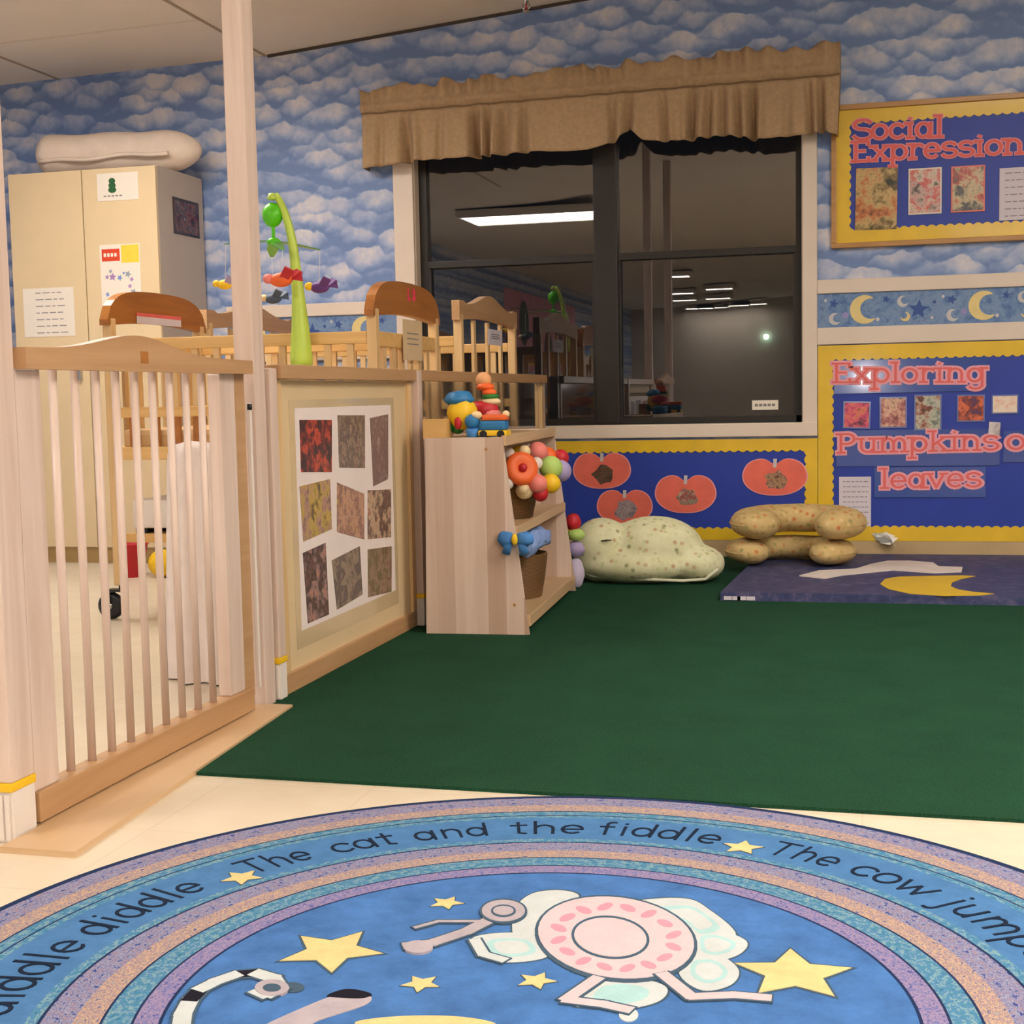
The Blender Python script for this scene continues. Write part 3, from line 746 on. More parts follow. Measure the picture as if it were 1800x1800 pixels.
# framed board, top right
a = on_y(1459, 240, FY); b = on_y(1480, 184, FY); c = on_y(1460, 437, FY)
bx0, bz1, bz0 = (on_y(1461, 330, FY)).x, b.z, c.z
bd = thing('bulletin_board', 'oak framed bulletin board with navy paper and yellow scalloped border, top right', 'bulletin board', (bx0+.6, WY, bz0))
fw = .022
MB().box(bx0+fw, BX1-fw, WY-.012, WY-.003, bz0+fw, bz1-fw).build('backing', NAVY, bd)
f = MB(GOLDW)
f.box(bx0, BX1, WY-.03, WY, bz1-fw, bz1, .003); f.box(bx0, BX1, WY-.03, WY, bz0, bz0+fw, .003)
f.box(bx0, bx0+fw, WY-.03, WY, bz0+fw, bz1-fw, .003); f.box(BX1-fw, BX1, WY-.03, WY, bz0+fw, bz1-fw, .003)
f.build('frame', GOLDW, bd)
s_ = MB(YELLOW); scallop_frame(s_, bx0+fw, BX1-fw, bz0+fw, bz1-fw, .062, WY-.012); s_.build('border', YELLOW, bd)
BY = WY-.016
# letters of the framed board: each one is a loose cut-out
letter_group = 'cut-out letters on the framed board'
used = {}
ORD = {1: 'first', 2: 'second'}
def board_letters(word, ul, vl, ur, vr, y, hgt, serif=True):
    pl, pr = on_y(ul, vl, y), on_y(ur, vr, y)
    tot = sum(G[c][0] for c in word); k = (pr-pl).length/tot; ex = (pr-pl).normalized(); x = 0; out = []
    for ch in word:
        w, st = glyph_strokes(ch, serif)
        place = lambda px, py, x=x: pl+ex*((x+px)*k)+EZ*(py*hgt)
        out.append((ch, st, place)); x += w
    return out
for word in ('Social', 'Expression'):
    args = ('Social', 1496, 246, 1660, 240, BY, .060) if word == 'Social' else ('Expression', 1497, 284, 1800, 269, BY, .058)
    seen = {}
    for ch, st, place in board_letters(*args):
        m = MB(PINK); strokes_to(m, st, .30, place, (0, -.0015, 0)); m.use(CORAL)
        strokes_to(m, st, .19, lambda px, py, pf=place: pf(px, py)-Vector((0, .0015, 0)), (0, -.0008, 0))
        seen[ch] = seen.get(ch, 0)+1
        nth = '' if word.count(ch) == 1 else ' '+ORD[seen[ch]] if True else ''
        tag(m.build('cutout_letter'), f'coral cut-out letter, the{nth} {ch} of the word {word} on the framed board', 'letter', letter_group)
def photo(name, u0, v0, u1, v1, y, cols, label, cat, seed, border=None, tilt=0, sc=24, group=None, d=.002):
    p, q = on_y(u0, v0, y), on_y(u1, v1, y); cx, cz = (p.x+q.x)/2, (p.z+q.z)/2
    m = MB(); R_ = Matrix.Translation((cx, 0, cz)) @ Matrix.Rotation(tilt, 4, 'Y') @ Matrix.Translation((-cx, 0, -cz))
    bw = .006
    if border: m.use(border).box(p.x, q.x, y-d, y, q.z, p.z, M=R_); m.use(blotch(name+'_print_%d' % int(seed*10), cols, sc, .3, seed)).box(p.x+bw, q.x-bw, y-d-.0006, y-d, q.z+bw, p.z-bw, M=R_)
    else: m.use(blotch(name+'_print_%d' % int(seed*10), cols, sc, .3, seed)).box(p.x, q.x, y-d, y, q.z, p.z, M=R_)
    return tag(m.build(name), label, cat, group)
sb_ = 'pictures on the framed board'
PH_A = [(40, 44, 30), (120, 96, 50), (198, 168, 110), (190, 110, 60), (60, 50, 30)]
photo('pinned_picture', 1504, 297, 1577, 402, BY, PH_A, 'tall picture of a plate of food pinned below the word Expression, leftmost', 'picture', 1.3, None, .02, 11, sb_)
photo('pinned_picture', 1597, 297, 1655, 375, BY, [(70, 60, 56), (200, 170, 160), (200, 70, 70), (210, 196, 176), (90, 70, 60)], 'white edged red and grey picture pinned on the framed board', 'picture', 2.6, PAPER, .0, 13, sb_)
photo('pinned_picture', 1672, 293, 1731, 371, BY, [(50, 70, 60), (180, 70, 60), (200, 180, 140), (60, 60, 66), (100, 90, 84)], 'picture with dark lower half pinned beside the white list', 'picture', 3.9, TPINK, .0, 13, sb_)
def text_sheet(name, u0, v0, u1, v1, y, m, label, rows, group=None, w=.0035, indent=.12, tilt=0):
    p, q = on_y(u0, v0, y), on_y(u1, v1, y); cx, cz = (p.x+q.x)/2, (p.z+q.z)/2
    R_ = Matrix.Translation((cx, 0, cz)) @ Matrix.Rotation(tilt, 4, 'Y') @ Matrix.Translation((-cx, 0, -cz))
    s = MB(m).box(p.x, q.x, y-.0015, y, q.z, p.z, M=R_); s.use(INK); W_, H_ = q.x-p.x, p.z-q.z; rnd = random.Random(int(u0))
    for i in range(rows):
        z = p.z-H_*(.1+.82*i/max(1, rows-1)) if rows > 1 else cz
        x = p.x+W_*indent
        while x < q.x-W_*indent:
            l = W_*rnd.uniform(.06, .16); s.box(x, min(x+l, q.x-W_*.08), y-.0021, y-.0015, z-w/2, z+w/2, M=R_); x += l+W_*.035
    return tag(s.build(name), label, 'paper', group)
text_sheet('typed_sheet', 1757, 296, 1840, 384, BY, PAPERP, 'white typed sheet pinned on the framed board at the right edge', 7)

# lower right board
LX0 = on_y(1438, 700, WY-.01).x; LZ1, LZ0 = .938, .082
lb = thing('bulletin_board', 'lower navy bulletin board about pumpkins and leaves with yellow scalloped border', 'bulletin board', (LX0+.6, WY, LZ0))
MB().box(LX0, BX1, WY-.012, WY-.003, LZ0, LZ1).build('backing', NAVY, lb)
s_ = MB(YELLOW); scallop_frame(s_, LX0, BX1, LZ0, LZ1, .068, WY-.012); s_.build('border', YELLOW, lb)
STRIP = mat('laminate_strip', (58, 84, 160), .18, .06, 8, coat=.5)
def word_strip(word, us, ul, vl, ur, vr, hgt, label):
    (ua, va), (ub, vb) = us
    p, q = on_y(ua, va, BY), on_y(ub, vb, BY)
    t = MB().box(p.x, q.x, BY-.0012, BY, q.z, p.z).build('word_strip', STRIP); tag(t, label, 'sign', 'laminated words on the lower board')
    m = MB()
    for ch, st, place in board_letters(word, ul, vl, ur, vr, BY-.0012, hgt):
        m.use(PINK); strokes_to(m, st, .42, place, (0, -.0012, 0)); m.use(CORAL); strokes_to(m, st, .15, lambda px, py, pf=place: pf(px, py)-Vector((0, .0012, 0)), (0, -.0006, 0))
    m.build('lettering', None, t)['label'] = f'pink slab letters spelling {word}'
    return t
word_strip('Exploring', ((1466, 634), (1737, 687)), 1463, 672, 1733, 671, .058, 'laminated blue strip with the pink word Exploring')
word_strip('Pumpkins', ((1470, 757), (1757, 818)), 1470, 796, 1757, 790, .058, 'laminated blue strip with the pink word Pumpkins')
word_strip('o', ((1764, 757), (1812, 812)), 1768, 790, 1803, 790, .058, 'laminated strip with the pink letter o at the right edge of the photo')
word_strip('leaves', ((1537, 822), (1732, 874)), 1546, 858, 1726, 855, .058, 'laminated blue strip with the pink word leaves')
lg = 'photos pinned on the lower board'
LAM = mat('laminate_edge', (110, 124, 180), .15, .05, 9, coat=.5)
photo('pinned_photo', 1482, 706, 1530, 753, BY, [(90, 40, 60), (210, 70, 110), (220, 120, 90), (110, 40, 40)], 'red photo under the word Exploring, leftmost in its row', 'photo', 5.1, LAM, .03, 26, lg)
photo('pinned_photo', 1546, 698, 1594, 752, BY, [(110, 60, 60), (170, 100, 100), (220, 180, 150), (90, 60, 60)], 'mauve brown photo, second from left below Exploring', 'photo', 6.2, LAM, .0, 26, lg)
photo('pinned_photo', 1607, 694, 1655, 756, BY, [(110, 120, 110), (190, 190, 170), (150, 80, 60), (60, 50, 46)], 'tall grey and rust photo in the middle of the row of photos', 'photo', 7.3, LAM, .0, 26, lg)
photo('pinned_photo', 1682, 694, 1731, 741, BY, [(60, 50, 110), (120, 50, 50), (220, 110, 70), (190, 80, 50)], 'dark photo with an orange spot below the end of Exploring', 'photo', 8.4, LAM, .0, 18, lg)
photo('pinned_photo', 1743, 694, 1790, 727, BY, [(226, 170, 150), (236, 220, 200), (230, 200, 180)], 'small pale peach photo, rightmost of its row', 'photo', 9.5, LAM, .0, 18, lg)
photo('pinned_note', 1738, 742, 1758, 764, BY-.003, [(220, 210, 210), (200, 190, 190), (110, 100, 110)], 'tiny white tag above the end of Pumpkins', 'note', 10.6, None, .06, 16)
text_sheet('typed_sheet', 1475, 838, 1531, 925, BY, PAPERP, 'white typed sheet at the lower left of the pumpkins and leaves board', 9)
# crumpled clear film at the foot of that board
cf = MB(mat('clear_film', (240, 238, 232), .12, .05, 30, coat=.6))
pc = on_z(1562, 947, .11); pc = on_y(1556, 944, WY-.05)
for i in range(7):
    a0 = i*1.7; c0 = Vector((pc.x+.028*sin(a0), WY-.035-.012*(i % 3), pc.z-.008+.010*cos(a0*1.3)))
    e1 = Vector((cos(a0*.9), -.3*sin(a0), .35*sin(a0*2))).normalized(); e2 = Vector((-.3*sin(a0), cos(a0)*.4, .5)).normalized()
    cf.prism([c0-e1*.04, c0-e2*.022, c0+e1*.042, c0+e2*.02], (0.002, -.0012, .001))
tag(cf.build('plastic_film'), 'crumpled shiny plastic film at the bottom edge of the pumpkins and leaves board', 'plastic film')

# pumpkin board under the window
PX0, PX1 = -1.42, LX0-.002; PZ1, PZ0 = on_y(1200, 773, WY-.01).z, .082
pb = thing('bulletin_board', 'low navy board with four orange pumpkins below the window', 'bulletin board', ((PX0+PX1)/2, WY, PZ0))
MB().box(PX0, PX1, WY-.012, WY-.003, PZ0, PZ1).build('backing', NAVY, pb)
s_ = MB(YELLOW); scallop_frame(s_, PX0, PX1, PZ0, PZ1, .058, WY-.012); s_.build('border', YELLOW, pb)
def pumpkin(u, v, w, h, label, seed, cols, rot=0):
    c = on_y(u, v, BY); k = w/2400*6.5*.5; kh = h/2400*6.3*.5
    pts = []
    for i in range(48):
        a = 2*pi*i/48; x = cos(a); z = sin(a)
        rr = 1-.40*math.exp(-((a-pi/2)/.24)**2)+.08*math.exp(-((a-pi/2-.75)/.4)**2)+.08*math.exp(-((a-pi/2+.75)/.4)**2)-.04*math.exp(-((a-3*pi/2)/.4)**2)
        pts.append(c+EX*(k*x*rr)+EZ*(kh*z*rr))
    m = MB(PINK).prism([c+(p-c)*1.04 for p in pts], (0, -.0012, 0)); m.use(ORANGEC).prism([p-Vector((0, .0012, 0)) for p in pts], (0, -.0008, 0))
    t = m.build('pumpkin_cutout'); tag(t, label, 'paper pumpkin', 'paper pumpkins on the low board')
    q = MB(); rnd = random.Random(seed); pp = []
    for i in range(14):
        a = 2*pi*i/14; r = rnd.uniform(.75, 1.15); pp.append(c+Vector((.052*r*cos(a)+.006, -.002, .044*r*sin(a)-.016)))
    q.use(blotch('pumpkin_photo_%d' % seed, cols, 30, .4, seed)).prism(pp, (0, -.0012, 0)); q.build('photo_cutout', None, t)
    MB(mat('pale_stem', (196, 190, 190), .6, .04)).prism([c+Vector((-.007, -.002, kh*.50)), c+Vector((.007, -.002, kh*.50)), c+Vector((.010, -.002, kh*.95)), c+Vector((-.006, -.002, kh*.95))], (0, -.001, 0)).build('stem', MATS['pale_stem'], t)
pumpkin(1058, 827, 96, 64, 'orange paper pumpkin at the upper left of the low board', 3, [(46, 40, 34), (110, 80, 60), (60, 50, 44), (150, 70, 50)])
pumpkin(1098, 891, 92, 62, 'orange paper pumpkin half hidden behind the pale green cushion', 5, [(120, 110, 120), (170, 150, 150), (90, 80, 96)])
pumpkin(1205, 868, 99, 67, 'orange paper pumpkin in the middle of the low board', 7, [(70, 60, 46), (150, 140, 120), (150, 50, 60), (190, 170, 140)])
pumpkin(1362, 838, 102, 64, 'orange paper pumpkin nearest the right end of the low board', 9, [(90, 60, 50), (180, 140, 100), (120, 80, 80), (210, 180, 130)])

# ================================================================ TALL CABINET and what is on it
CX0, CX1, CY0, CZ1 = -3.855, -3.10, 5.74, 1.822
cab = thing('storage_cabinet', 'tall beige two-door cabinet standing against the cloud wallpaper, far left', 'cabinet', ((CX0+CX1)/2, (CY0+WY)/2, 0))
MB().box(CX0, CX1, CY0+.02, WY-.02, .075, CZ1, .003).build('body', CAB_SHADED, cab)
MB().box(CX0+.01, CX1-.01, CY0+.05, WY-.03, 0, .075).build('plinth', mat('plinth_tan', (196, 166, 112), .6, .05), cab)
XS = -3.473
for x0, x1 in ((CX0, XS-.003), (XS+.003, CX1)):
    d = MB().box(x0, x1, CY0, CY0+.0185, .08, CZ1-.004, .002).build('door', CAB, cab)
    hx = x1-.04 if x1 < XS else x0+.04
    MB().box(hx-.006, hx+.006, CY0-.022, CY0, .86, .98, .004).build('handle', CHROME, d)
FYc = CY0-.0005
cg = 'sheets taped to the beige cabinet'
ts = text_sheet('taped_sheet', 40, 508, 133, 590, FYc, PAPER, 'large white notice low on the left cabinet door', 7, cg, .004, .25)
# door label with a green tree emblem
p, q = on_y(170, 306, FYc), on_y(244, 350, FYc)
lbl = MB(PAPER).box(p.x, q.x, FYc-.0015, FYc, q.z, p.z).build('taped_sheet'); tag(lbl, 'white label with a dark green emblem at the top of the right cabinet door', 'paper', cg)
em = MB(mat('emblem_green', (40, 90, 50), .6, .1)); ec = on_y(197, 326, FYc-.0015)
for i in range(3): em.prism(disc(ec+EZ*(.02-.02*i), .017+.002*i, EX, EZ, 10, .014), (0, -.0008-.0001*i, 0))
em.build('emblem', None, lbl)
tx = MB(INK)
for i in range(5): tx.box(ec.x-.045+.02*i, ec.x-.032+.02*i, FYc-.0021, FYc-.0015, ec.z-.050, ec.z-.044)
tx.build('print', INK, lbl)
p, q = on_y(175, 431, FYc), on_y(250, 545, FYc)
pst = MB(PAPER).box(p.x, q.x, FYc-.0015, FYc, q.z, p.z).build('taped_poster'); tag(pst, 'white poster with a red and a yellow block on the right cabinet door', 'poster', cg)
m = MB(); W_ = q.x-p.x
m.use(mat('print_red', (214, 66, 34), .5, .08)).box(p.x+.05*W_, p.x+.5*W_, FYc-.0022, FYc-.0015, p.z-.075, p.z-.02)
m.use(mat('print_yellow', (236, 206, 70), .5, .06)).box(p.x+.54*W_, p.x+.98*W_, FYc-.0022, FYc-.0015, p.z-.085, p.z-.005)
m.build('headline_blocks', None, pst)
m = MB(); rnd = random.Random(5); cols = [mat('print_blue', (120, 140, 200), .6, .1), mat('print_mauve', (170, 130, 180), .6, .1), mat('print_grey', (150, 156, 170), .6, .1)]
for i in range(14):
    m.use(cols[i % 3]); c = Vector((p.x+W_*rnd.uniform(.15, .85), FYc-.0015, p.z-rnd.uniform(.11, .28))); m.prism(star(c, rnd.uniform(.008, .02), EX, EZ, rnd.random()*3, .5, 5), (0, -.0006, 0))
m.build('drawings', None, pst)
tx = MB(PAPER); pc = Vector((p.x+.1*W_, FYc-.0022, p.z-.055))
for i in range(4): tx.box(pc.x+.018*i, pc.x+.012+.018*i, FYc-.0026, FYc-.0022, pc.z, pc.z+.016)
tx.build('headline', PAPER, pst)
# photo on the cabinet's side
a, b = on_x(303, 345, CX1+.001), on_x(351, 420, CX1+.001)
m = MB(); y0, y1 = a.y, b.y; z1, z0 = a.z, b.z
m.use(mat('photo_dark_edge', (52, 44, 44), .3, .1)).box(CX1+.0005, CX1+.002, y0, y1, z0, z1)
m.use(blotch('side_photo', [(30, 26, 34), (96, 40, 50), (120, 84, 80), (40, 36, 48), (150, 130, 130)], 18, .25, 4.4)).box(CX1+.002, CX1+.0026, y0+.012, y1-.012, z0+.012, z1-.012)
tag(m.build('taped_photo'), 'dark photo taped to the right side of the beige cabinet', 'photo')
# rolled white quilt on top
pl, pr = on_y(38, 275, CY0+.16), on_y(318, 280, CY0+.22)
q = MB(); pts = []; rad = []
for i in range(33):
    t = (1-cos(pi*i/32))/2; pts.append(Vector((lerp(-3.80, -3.0, t), CY0+.17+.10*t, 0)))
    e = max(.03, sqrt(max(0, 1-max(0, 1-t/.10)**2)))*max(.03, sqrt(max(0, 1-max(0, 1-(1-t)/.26)**2.2)))
    rad.append((.100+.004*sin(t*17))*e); pts[-1].z = CZ1+.102
q.tube(pts, rad, 20, flat=((0, 0, 1), .96))
rb = mat('quilt_white', (224, 206, 190), .9, .06, 12, bumpy=.4)
qr = thing('rolled_quilt', 'rolled white quilt lying on top of the beige cabinet', 'quilt', (-3.45, CY0+.22, CZ1))
q.build('roll', rb, qr)
q2 = MB(); P_ = [(-3.74+.85*t/20, CY0+.080+.075*t/20, CZ1+.060+.006*sin(t*.8)+.001*t) for t in range(16)]
q2.tube(P_, .010, 8); q2.build('seam', rb, qr)
sp_ = MB(); c = on_y(248, 243, CY0+.2)
sp_.tube([c+Vector((-.022, 0, -.065)), c+Vector((-.018, 0, -.005)), c+Vector((-.006, 0, .022)), c+Vector((.012, 0, .018)), c+Vector((.018, 0, -.02)), c+Vector((.022, 0, -.075))], .008, 8, flat=((0, 1, 0), 1.0))
sp_.build('strap', rb, qr)

# ================================================================ WOODEN GATE, POSTS, DIVIDERS
GX = -1.41
def post(name, label, x0, x1, y0, y1, z0, z1, foot=True, group=None):
    t = thing(name, label, 'post', ((x0+x1)/2, (y0+y1)/2, z0), group)
    MB().box(x0, x1, y0, y1, z0+(.105 if foot else 0), z1, .003).build('shaft', MAPLE, t)
    if foot:
        f = MB().box(x0, x1, y0, y1, z0, z0+.09, .002); 
        for k in range(4): f.box(x0+(x1-x0)*(.1+.22*k), x0+(x1-x0)*(.24+.22*k), y0-.004, y0, z0+.006, z0+.085)
        f.build('foot', WPLAST, t)
        MB().box(x0-.002, x1+.002, y0-.004, y1+.002, z0+.09, z0+.105, .002).build('clip', YCLIP, t)
    return t
post('tall_gate_post', 'tall maple post reaching the ceiling left of the gate, cut by the left edge', GX-.055, GX, 2.022, 2.090, 0, ceil_z(GX-.055)-.002)
post('tall_gate_post', 'tall maple post reaching the ceiling behind the right end of the gate', GX-.052, GX, 3.055, 3.115, 0, ceil_z(GX-.052)-.002, False)
gate = thing('toddler_gate', 'maple toddler gate with round spindles and an arched top rail', 'gate', (GX, 2.5, .012))
GZ0, GZ1 = .014, .812
MB().box(GX-.035, GX-.004, 2.096, 2.172, GZ0+.055, GZ1, .003).build('stile', MAPLE, gate)
MB().box(GX-.035, GX-.004, 2.877, 2.953, GZ0+.055, GZ1, .003).build('stile', MAPLE, gate)
# arched top rail
top = []
za, zb = .812, .852
N = 40
for i in range(N+1):
    t = i/N; y = lerp(2.096, 3.005, t); zz = .843+.036*math.exp(-((t-.42)/.20)**2)+.006*(1-t)
    top.append((GX-.006, y, zz))
MB().prism(top+[(GX-.006, 3.005, za), (GX-.006, 2.096, za)], (.026, 0, 0)).build('top_rail', BROWN_RAIL, gate)
MB().box(GX-.036, GX+.004, 2.096, 2.985, GZ0, GZ0+.055, .003).build('bottom_rail', BROWN_RAIL, gate)
for i in range(10):
    y = 2.235+.0727*i
    MB().tube([(GX-.020, y, GZ0+.05), (GX-.020, y, za+.005)], .0080, 12).build('spindle', MAPLE, gate)
MB().box(GX-.038, GX-.006, 2.957, 3.010, GZ0+.03, za+.01, .002).build('latch_stile', BROWN_RAIL, gate)
MB().box(GX-.006, GX+.004, 3.016, 3.026, .06, .745, .002).build('latch_bar', WPLAST, gate)
lt = MB(BLACKP).tube([(GX+.001, 3.02, .728), (GX+.001, 3.02, .742)], .006, 8); lt.build('latch', BLACKP, gate)
brand = MB(OAK_ARCH).box(GX+.020, GX+.0206, 2.485, 2.515, .828, .852); bo = brand.build('burned_mark', OAK_ARCH, gate); bo['label'] = 'small square burned mark on the arched rail'
# threshold ramp under the gate
th = MB().prism([(GX-.06, 2.10, 0), (GX+.004, 2.10, 0), (GX+.004, 1.975, 0), (SX1, 1.975, 0), (SX2, 3.062, 0), (GX+.004, 3.062, 0), (GX+.004, 3.05, 0), (GX-.06, 3.05, 0)], (0, 0, .011))
tag(th.build('threshold_strip', MAPLE_X), 'flat wooden threshold strip on the floor under the gate', 'threshold')

PG = 'short maple posts of the room divider'
post('divider_post', 'short maple divider post with yellow clip between the gate and the photo panel', GX-.030, GX+.010, 3.122, 3.164, FZ, .828)
post('divider_post', 'short maple divider post with yellow clip at the near corner of the toy shelf', GX-.014, GX+.026, 4.232, 4.272, FZ, .835)
post('divider_post', 'short maple divider post against the wall below the window', GX-.042, GX, 6.13, 6.172, FZ, .835)
def panel(name, label, y0, y1):
    t = thing(name, label, 'room divider', (GX-.02, (y0+y1)/2, FZ))
    MB().box(GX-.034, GX+.022, y0, y1, .802, .838, .003).build('top_rail', BROWN_RAIL, t)
    MB().box(GX-.034, GX+.004, y0, y1, FZ, .058, .003).build('bottom_rail', BROWN_RAIL, t)
    MB().box(GX-.034, GX+.004, y0, y0+.035, .058, .800, .002).build('stile', TAN, t)
    MB().box(GX-.034, GX+.004, y1-.035, y1, .058, .800, .002).build('stile', TAN, t)
    return t
pn = panel('room_divider', 'beige divider panel with a wooden frame carrying a sheet of photos', 3.168, 4.228)
MB().box(GX-.024, GX-.006, 3.203, 4.193, .058, .800).build('insert', PANEL_B, pn)
pn2 = panel('room_divider', 'low divider panel with a clear window behind the toy shelf', 4.280, 6.126)
MB().box(GX-.018, GX-.013, 4.315, 6.091, .058, .800).build('window_insert', CLEAR, pn2)
MB().box(GX+.0045, GX+.006, 5.70, 5.88, .806, .826).build('label_strip', PAPERP, pn2)
# sheet of nine photos in a clear sleeve
y0, y1, z0, z1 = 3.300, 4.045, .150, .728
PXs = GX-.006
sh = thing('photo_sheet', 'white sheet with nine snapshots in a clear sleeve on the divider panel', 'poster', (PXs, (y0+y1)/2, z0))
MB().box(PXs, PXs+.0016, y0, y1, z0, z1).build('sheet', mat('sheet_white', (232, 218, 212), .5, .03, 6), sh)
SLV = mat('sleeve_film', (206, 182, 144), .12, .02, 6, coat=.6)
MB().box(PXs, PXs+.0010, y0-.035, y1+.03, z0-.045, z1+.022).build('sleeve', SLV, sh)
pics = [((526, 738), (583, 738), (583, 830), (529, 830), [(40, 34, 36), (60, 40, 44), (120, 50, 46), (206, 80, 56), (70, 44, 50)]),
        ((593, 730), (641, 730), (641, 823), (596, 822), [(120, 60, 70), (150, 130, 110), (90, 76, 76), (170, 140, 120)]),
        ((650, 735), (682, 728), (682, 842), (656, 855), [(140, 116, 110), (120, 92, 90), (170, 150, 140)]),
        ((526, 855), (580, 842), (583, 930), (533, 952), [(90, 70, 60), (190, 160, 70), (170, 130, 120), (80, 66, 64)]),
        ((592, 848), (640, 868), (640, 948), (592, 935), [(150, 110, 90), (196, 150, 120), (130, 90, 90), (200, 160, 80)]),
        ((646, 862), (687, 860), (687, 944), (646, 948), [(140, 110, 96), (96, 70, 66), (200, 170, 140), (160, 100, 90)]),
        ((532, 972), (572, 954), (578, 1080), (541, 1096), [(120, 84, 80), (60, 44, 44), (150, 120, 116), (190, 120, 90)]),
        ((583, 985), (632, 960), (637, 1045), (592, 1072), [(110, 96, 92), (90, 76, 74), (150, 130, 110), (130, 116, 110)]),
        ((646, 966), (688, 960), (688, 1040), (647, 1050), [(130, 90, 80), (110, 100, 70), (160, 130, 110), (110, 80, 76)])]
for i, (a, b, c, d, cols) in enumerate(pics):
    P_ = [on_x(u, v, PXs+.0016) for u, v in (a, b, c, d)]
    m = MB(blotch('snapshot_%d' % i, cols, 26, .3, i*1.7+.3)).prism(P_, (.0010, 0, 0))
    o = m.build('snapshot', None, sh); o['label'] = ['orange and black snapshot', 'crowded grey snapshot', 'pale mauve tall snapshot', 'tilted snapshot with yellow', 'tilted warm snapshot', 'brown patterned snapshot', 'tilted dark snapshot with red', 'tilted grey snapshot', 'brown green snapshot'][i]

# ================================================================ TOY SHELF
SY0, SY1 = 4.110, 5.085
shf = thing('toy_shelf', 'maple toy shelf with slanted open front standing on the green carpet', 'shelf', (-1.2, (SY0+SY1)/2, FZ))
XB = -1.335; ZT = .622
def xf(z): return -1.005-(z-.0)*.121   # slanted front edge
prof = [(XB, FZ), (xf(FZ), FZ), (xf(ZT), ZT), (XB+.012, ZT)]
M_STRIP = None
def strip_maple():
    m, nt, b = nodes_of('maple_staves')
    t = add(nt, 'ShaderNodeTexCoord'); mp = add(nt, 'ShaderNodeMapping'); mp.inputs['Scale'].default_value = (18.0, 0, 0); mp.inputs['Location'].default_value = (.35, 0, 0)
    nt.links.new(t.outputs['Object'], mp.inputs['Vector'])
    vo = add(nt, 'ShaderNodeTexVoronoi'); vo.inputs['Scale'].default_value = 1; vo.inputs['Randomness'].default_value = .35; nt.links.new(mp.outputs[0], vo.inputs['Vector'])
    sx = add(nt, 'ShaderNodeSeparateXYZ'); nt.links.new(vo.outputs['Color'], sx.inputs[0])
    base = ramp(nt, sx.outputs['X'], [(0.1, (196, 164, 142)), (.5, (232, 210, 194)), (.9, (216, 188, 170))])
    f = noise(nt, coords(nt, (40, 40, 2)), 1, 5, .6, .5)
    mx = add(nt, 'ShaderNodeMixRGB', blend_type='MULTIPLY'); mx.inputs[0].default_value = .5
    nt.links.new(base, mx.inputs[1]); nt.links.new(ramp(nt, f, [(.3, (226, 218, 210)), (.7, (255, 255, 255))]), mx.inputs[2])
    nt.links.new(mx.outputs[0], b.inputs['Base Color']); b.inputs['Roughness'].default_value = .4; return m
MST = strip_maple()
for y in (SY0, SY1-.018):
    ep = MB().prism([(x, y, z) for x, z in prof], (0, .018, 0)).build('end_panel', MST, shf)
    if y == SY0:
        sc_ = MB(GOLDW)
        for (x, z) in ((-1.13, .585), (-1.05, .10)): sc_.prism(disc((x, y, z), .005, EX, EZ, 10), (0, -.0012, 0))
        sc_.build('screw_plug', GOLDW, ep)
ya, yb = SY0+.018, SY1-.018
MB().box(XB+.003, XB+.016, ya, yb, .03, ZT-.001).build('back_panel', MAPLE, shf)
MB().box(XB+.016, xf(.06)-.004, ya, yb, .040, .060, .002).build('bottom_shelf', MAPLE_X, shf)
MB().box(XB+.016, xf(.34)-.004, ya, yb, .318, .336, .002).build('middle_shelf', MAPLE_X, shf)
MB().box(XB+.016, xf(.61)-.004, ya, yb, .600, .618, .002).build('top_shelf', MAPLE_X, shf)
MB().box(xf(.06)-.006, xf(.06)+.008, ya, yb, .030, .066, .002).build('bottom_lip', MAPLE_X, shf)
MB().box(xf(.34)-.006, xf(.34)+.008, ya, yb, .314, .344, .002).build('middle_lip', MAPLE_X, shf)
MB().box(xf(.61)-.006, xf(.61)+.008, ya, yb, .594, .626, .002).build('top_lip', MAPLE_X, shf)
shf.rotation_euler = (0, 0, .052); shf.location.x -= .0235; shf.location.y -= .010
TZ = .6185
def basket(name, label, c, r, h, wall=.008):
    t = MB().lathe([(0, 0), (r*.82, 0), (r*.92, h*.4), (r, h), (r+wall, h), (r+wall*1.2, h*.96), (r*.92+wall, h*.4), (r*.82+wall, -.0), ], c, seg=28)
    return tag(t.build(name, WICKER, origin=c), label, 'basket')
bc = (-1.188, 4.53, .337)
basket('woven_basket', 'brown round basket full of coloured balls on the middle shelf', bc, .112, .125)
def toy_ball(u, v, y, r, m, label, kind='ball', face=None, tilt=None):
    c = on_y(u, v, y); b = MB(m).ball(c, r, 18)
    o = b.build('toy_ball', None, origin=c); tag(o, label, 'ball', 'soft balls and toys in the brown basket'); return o, c
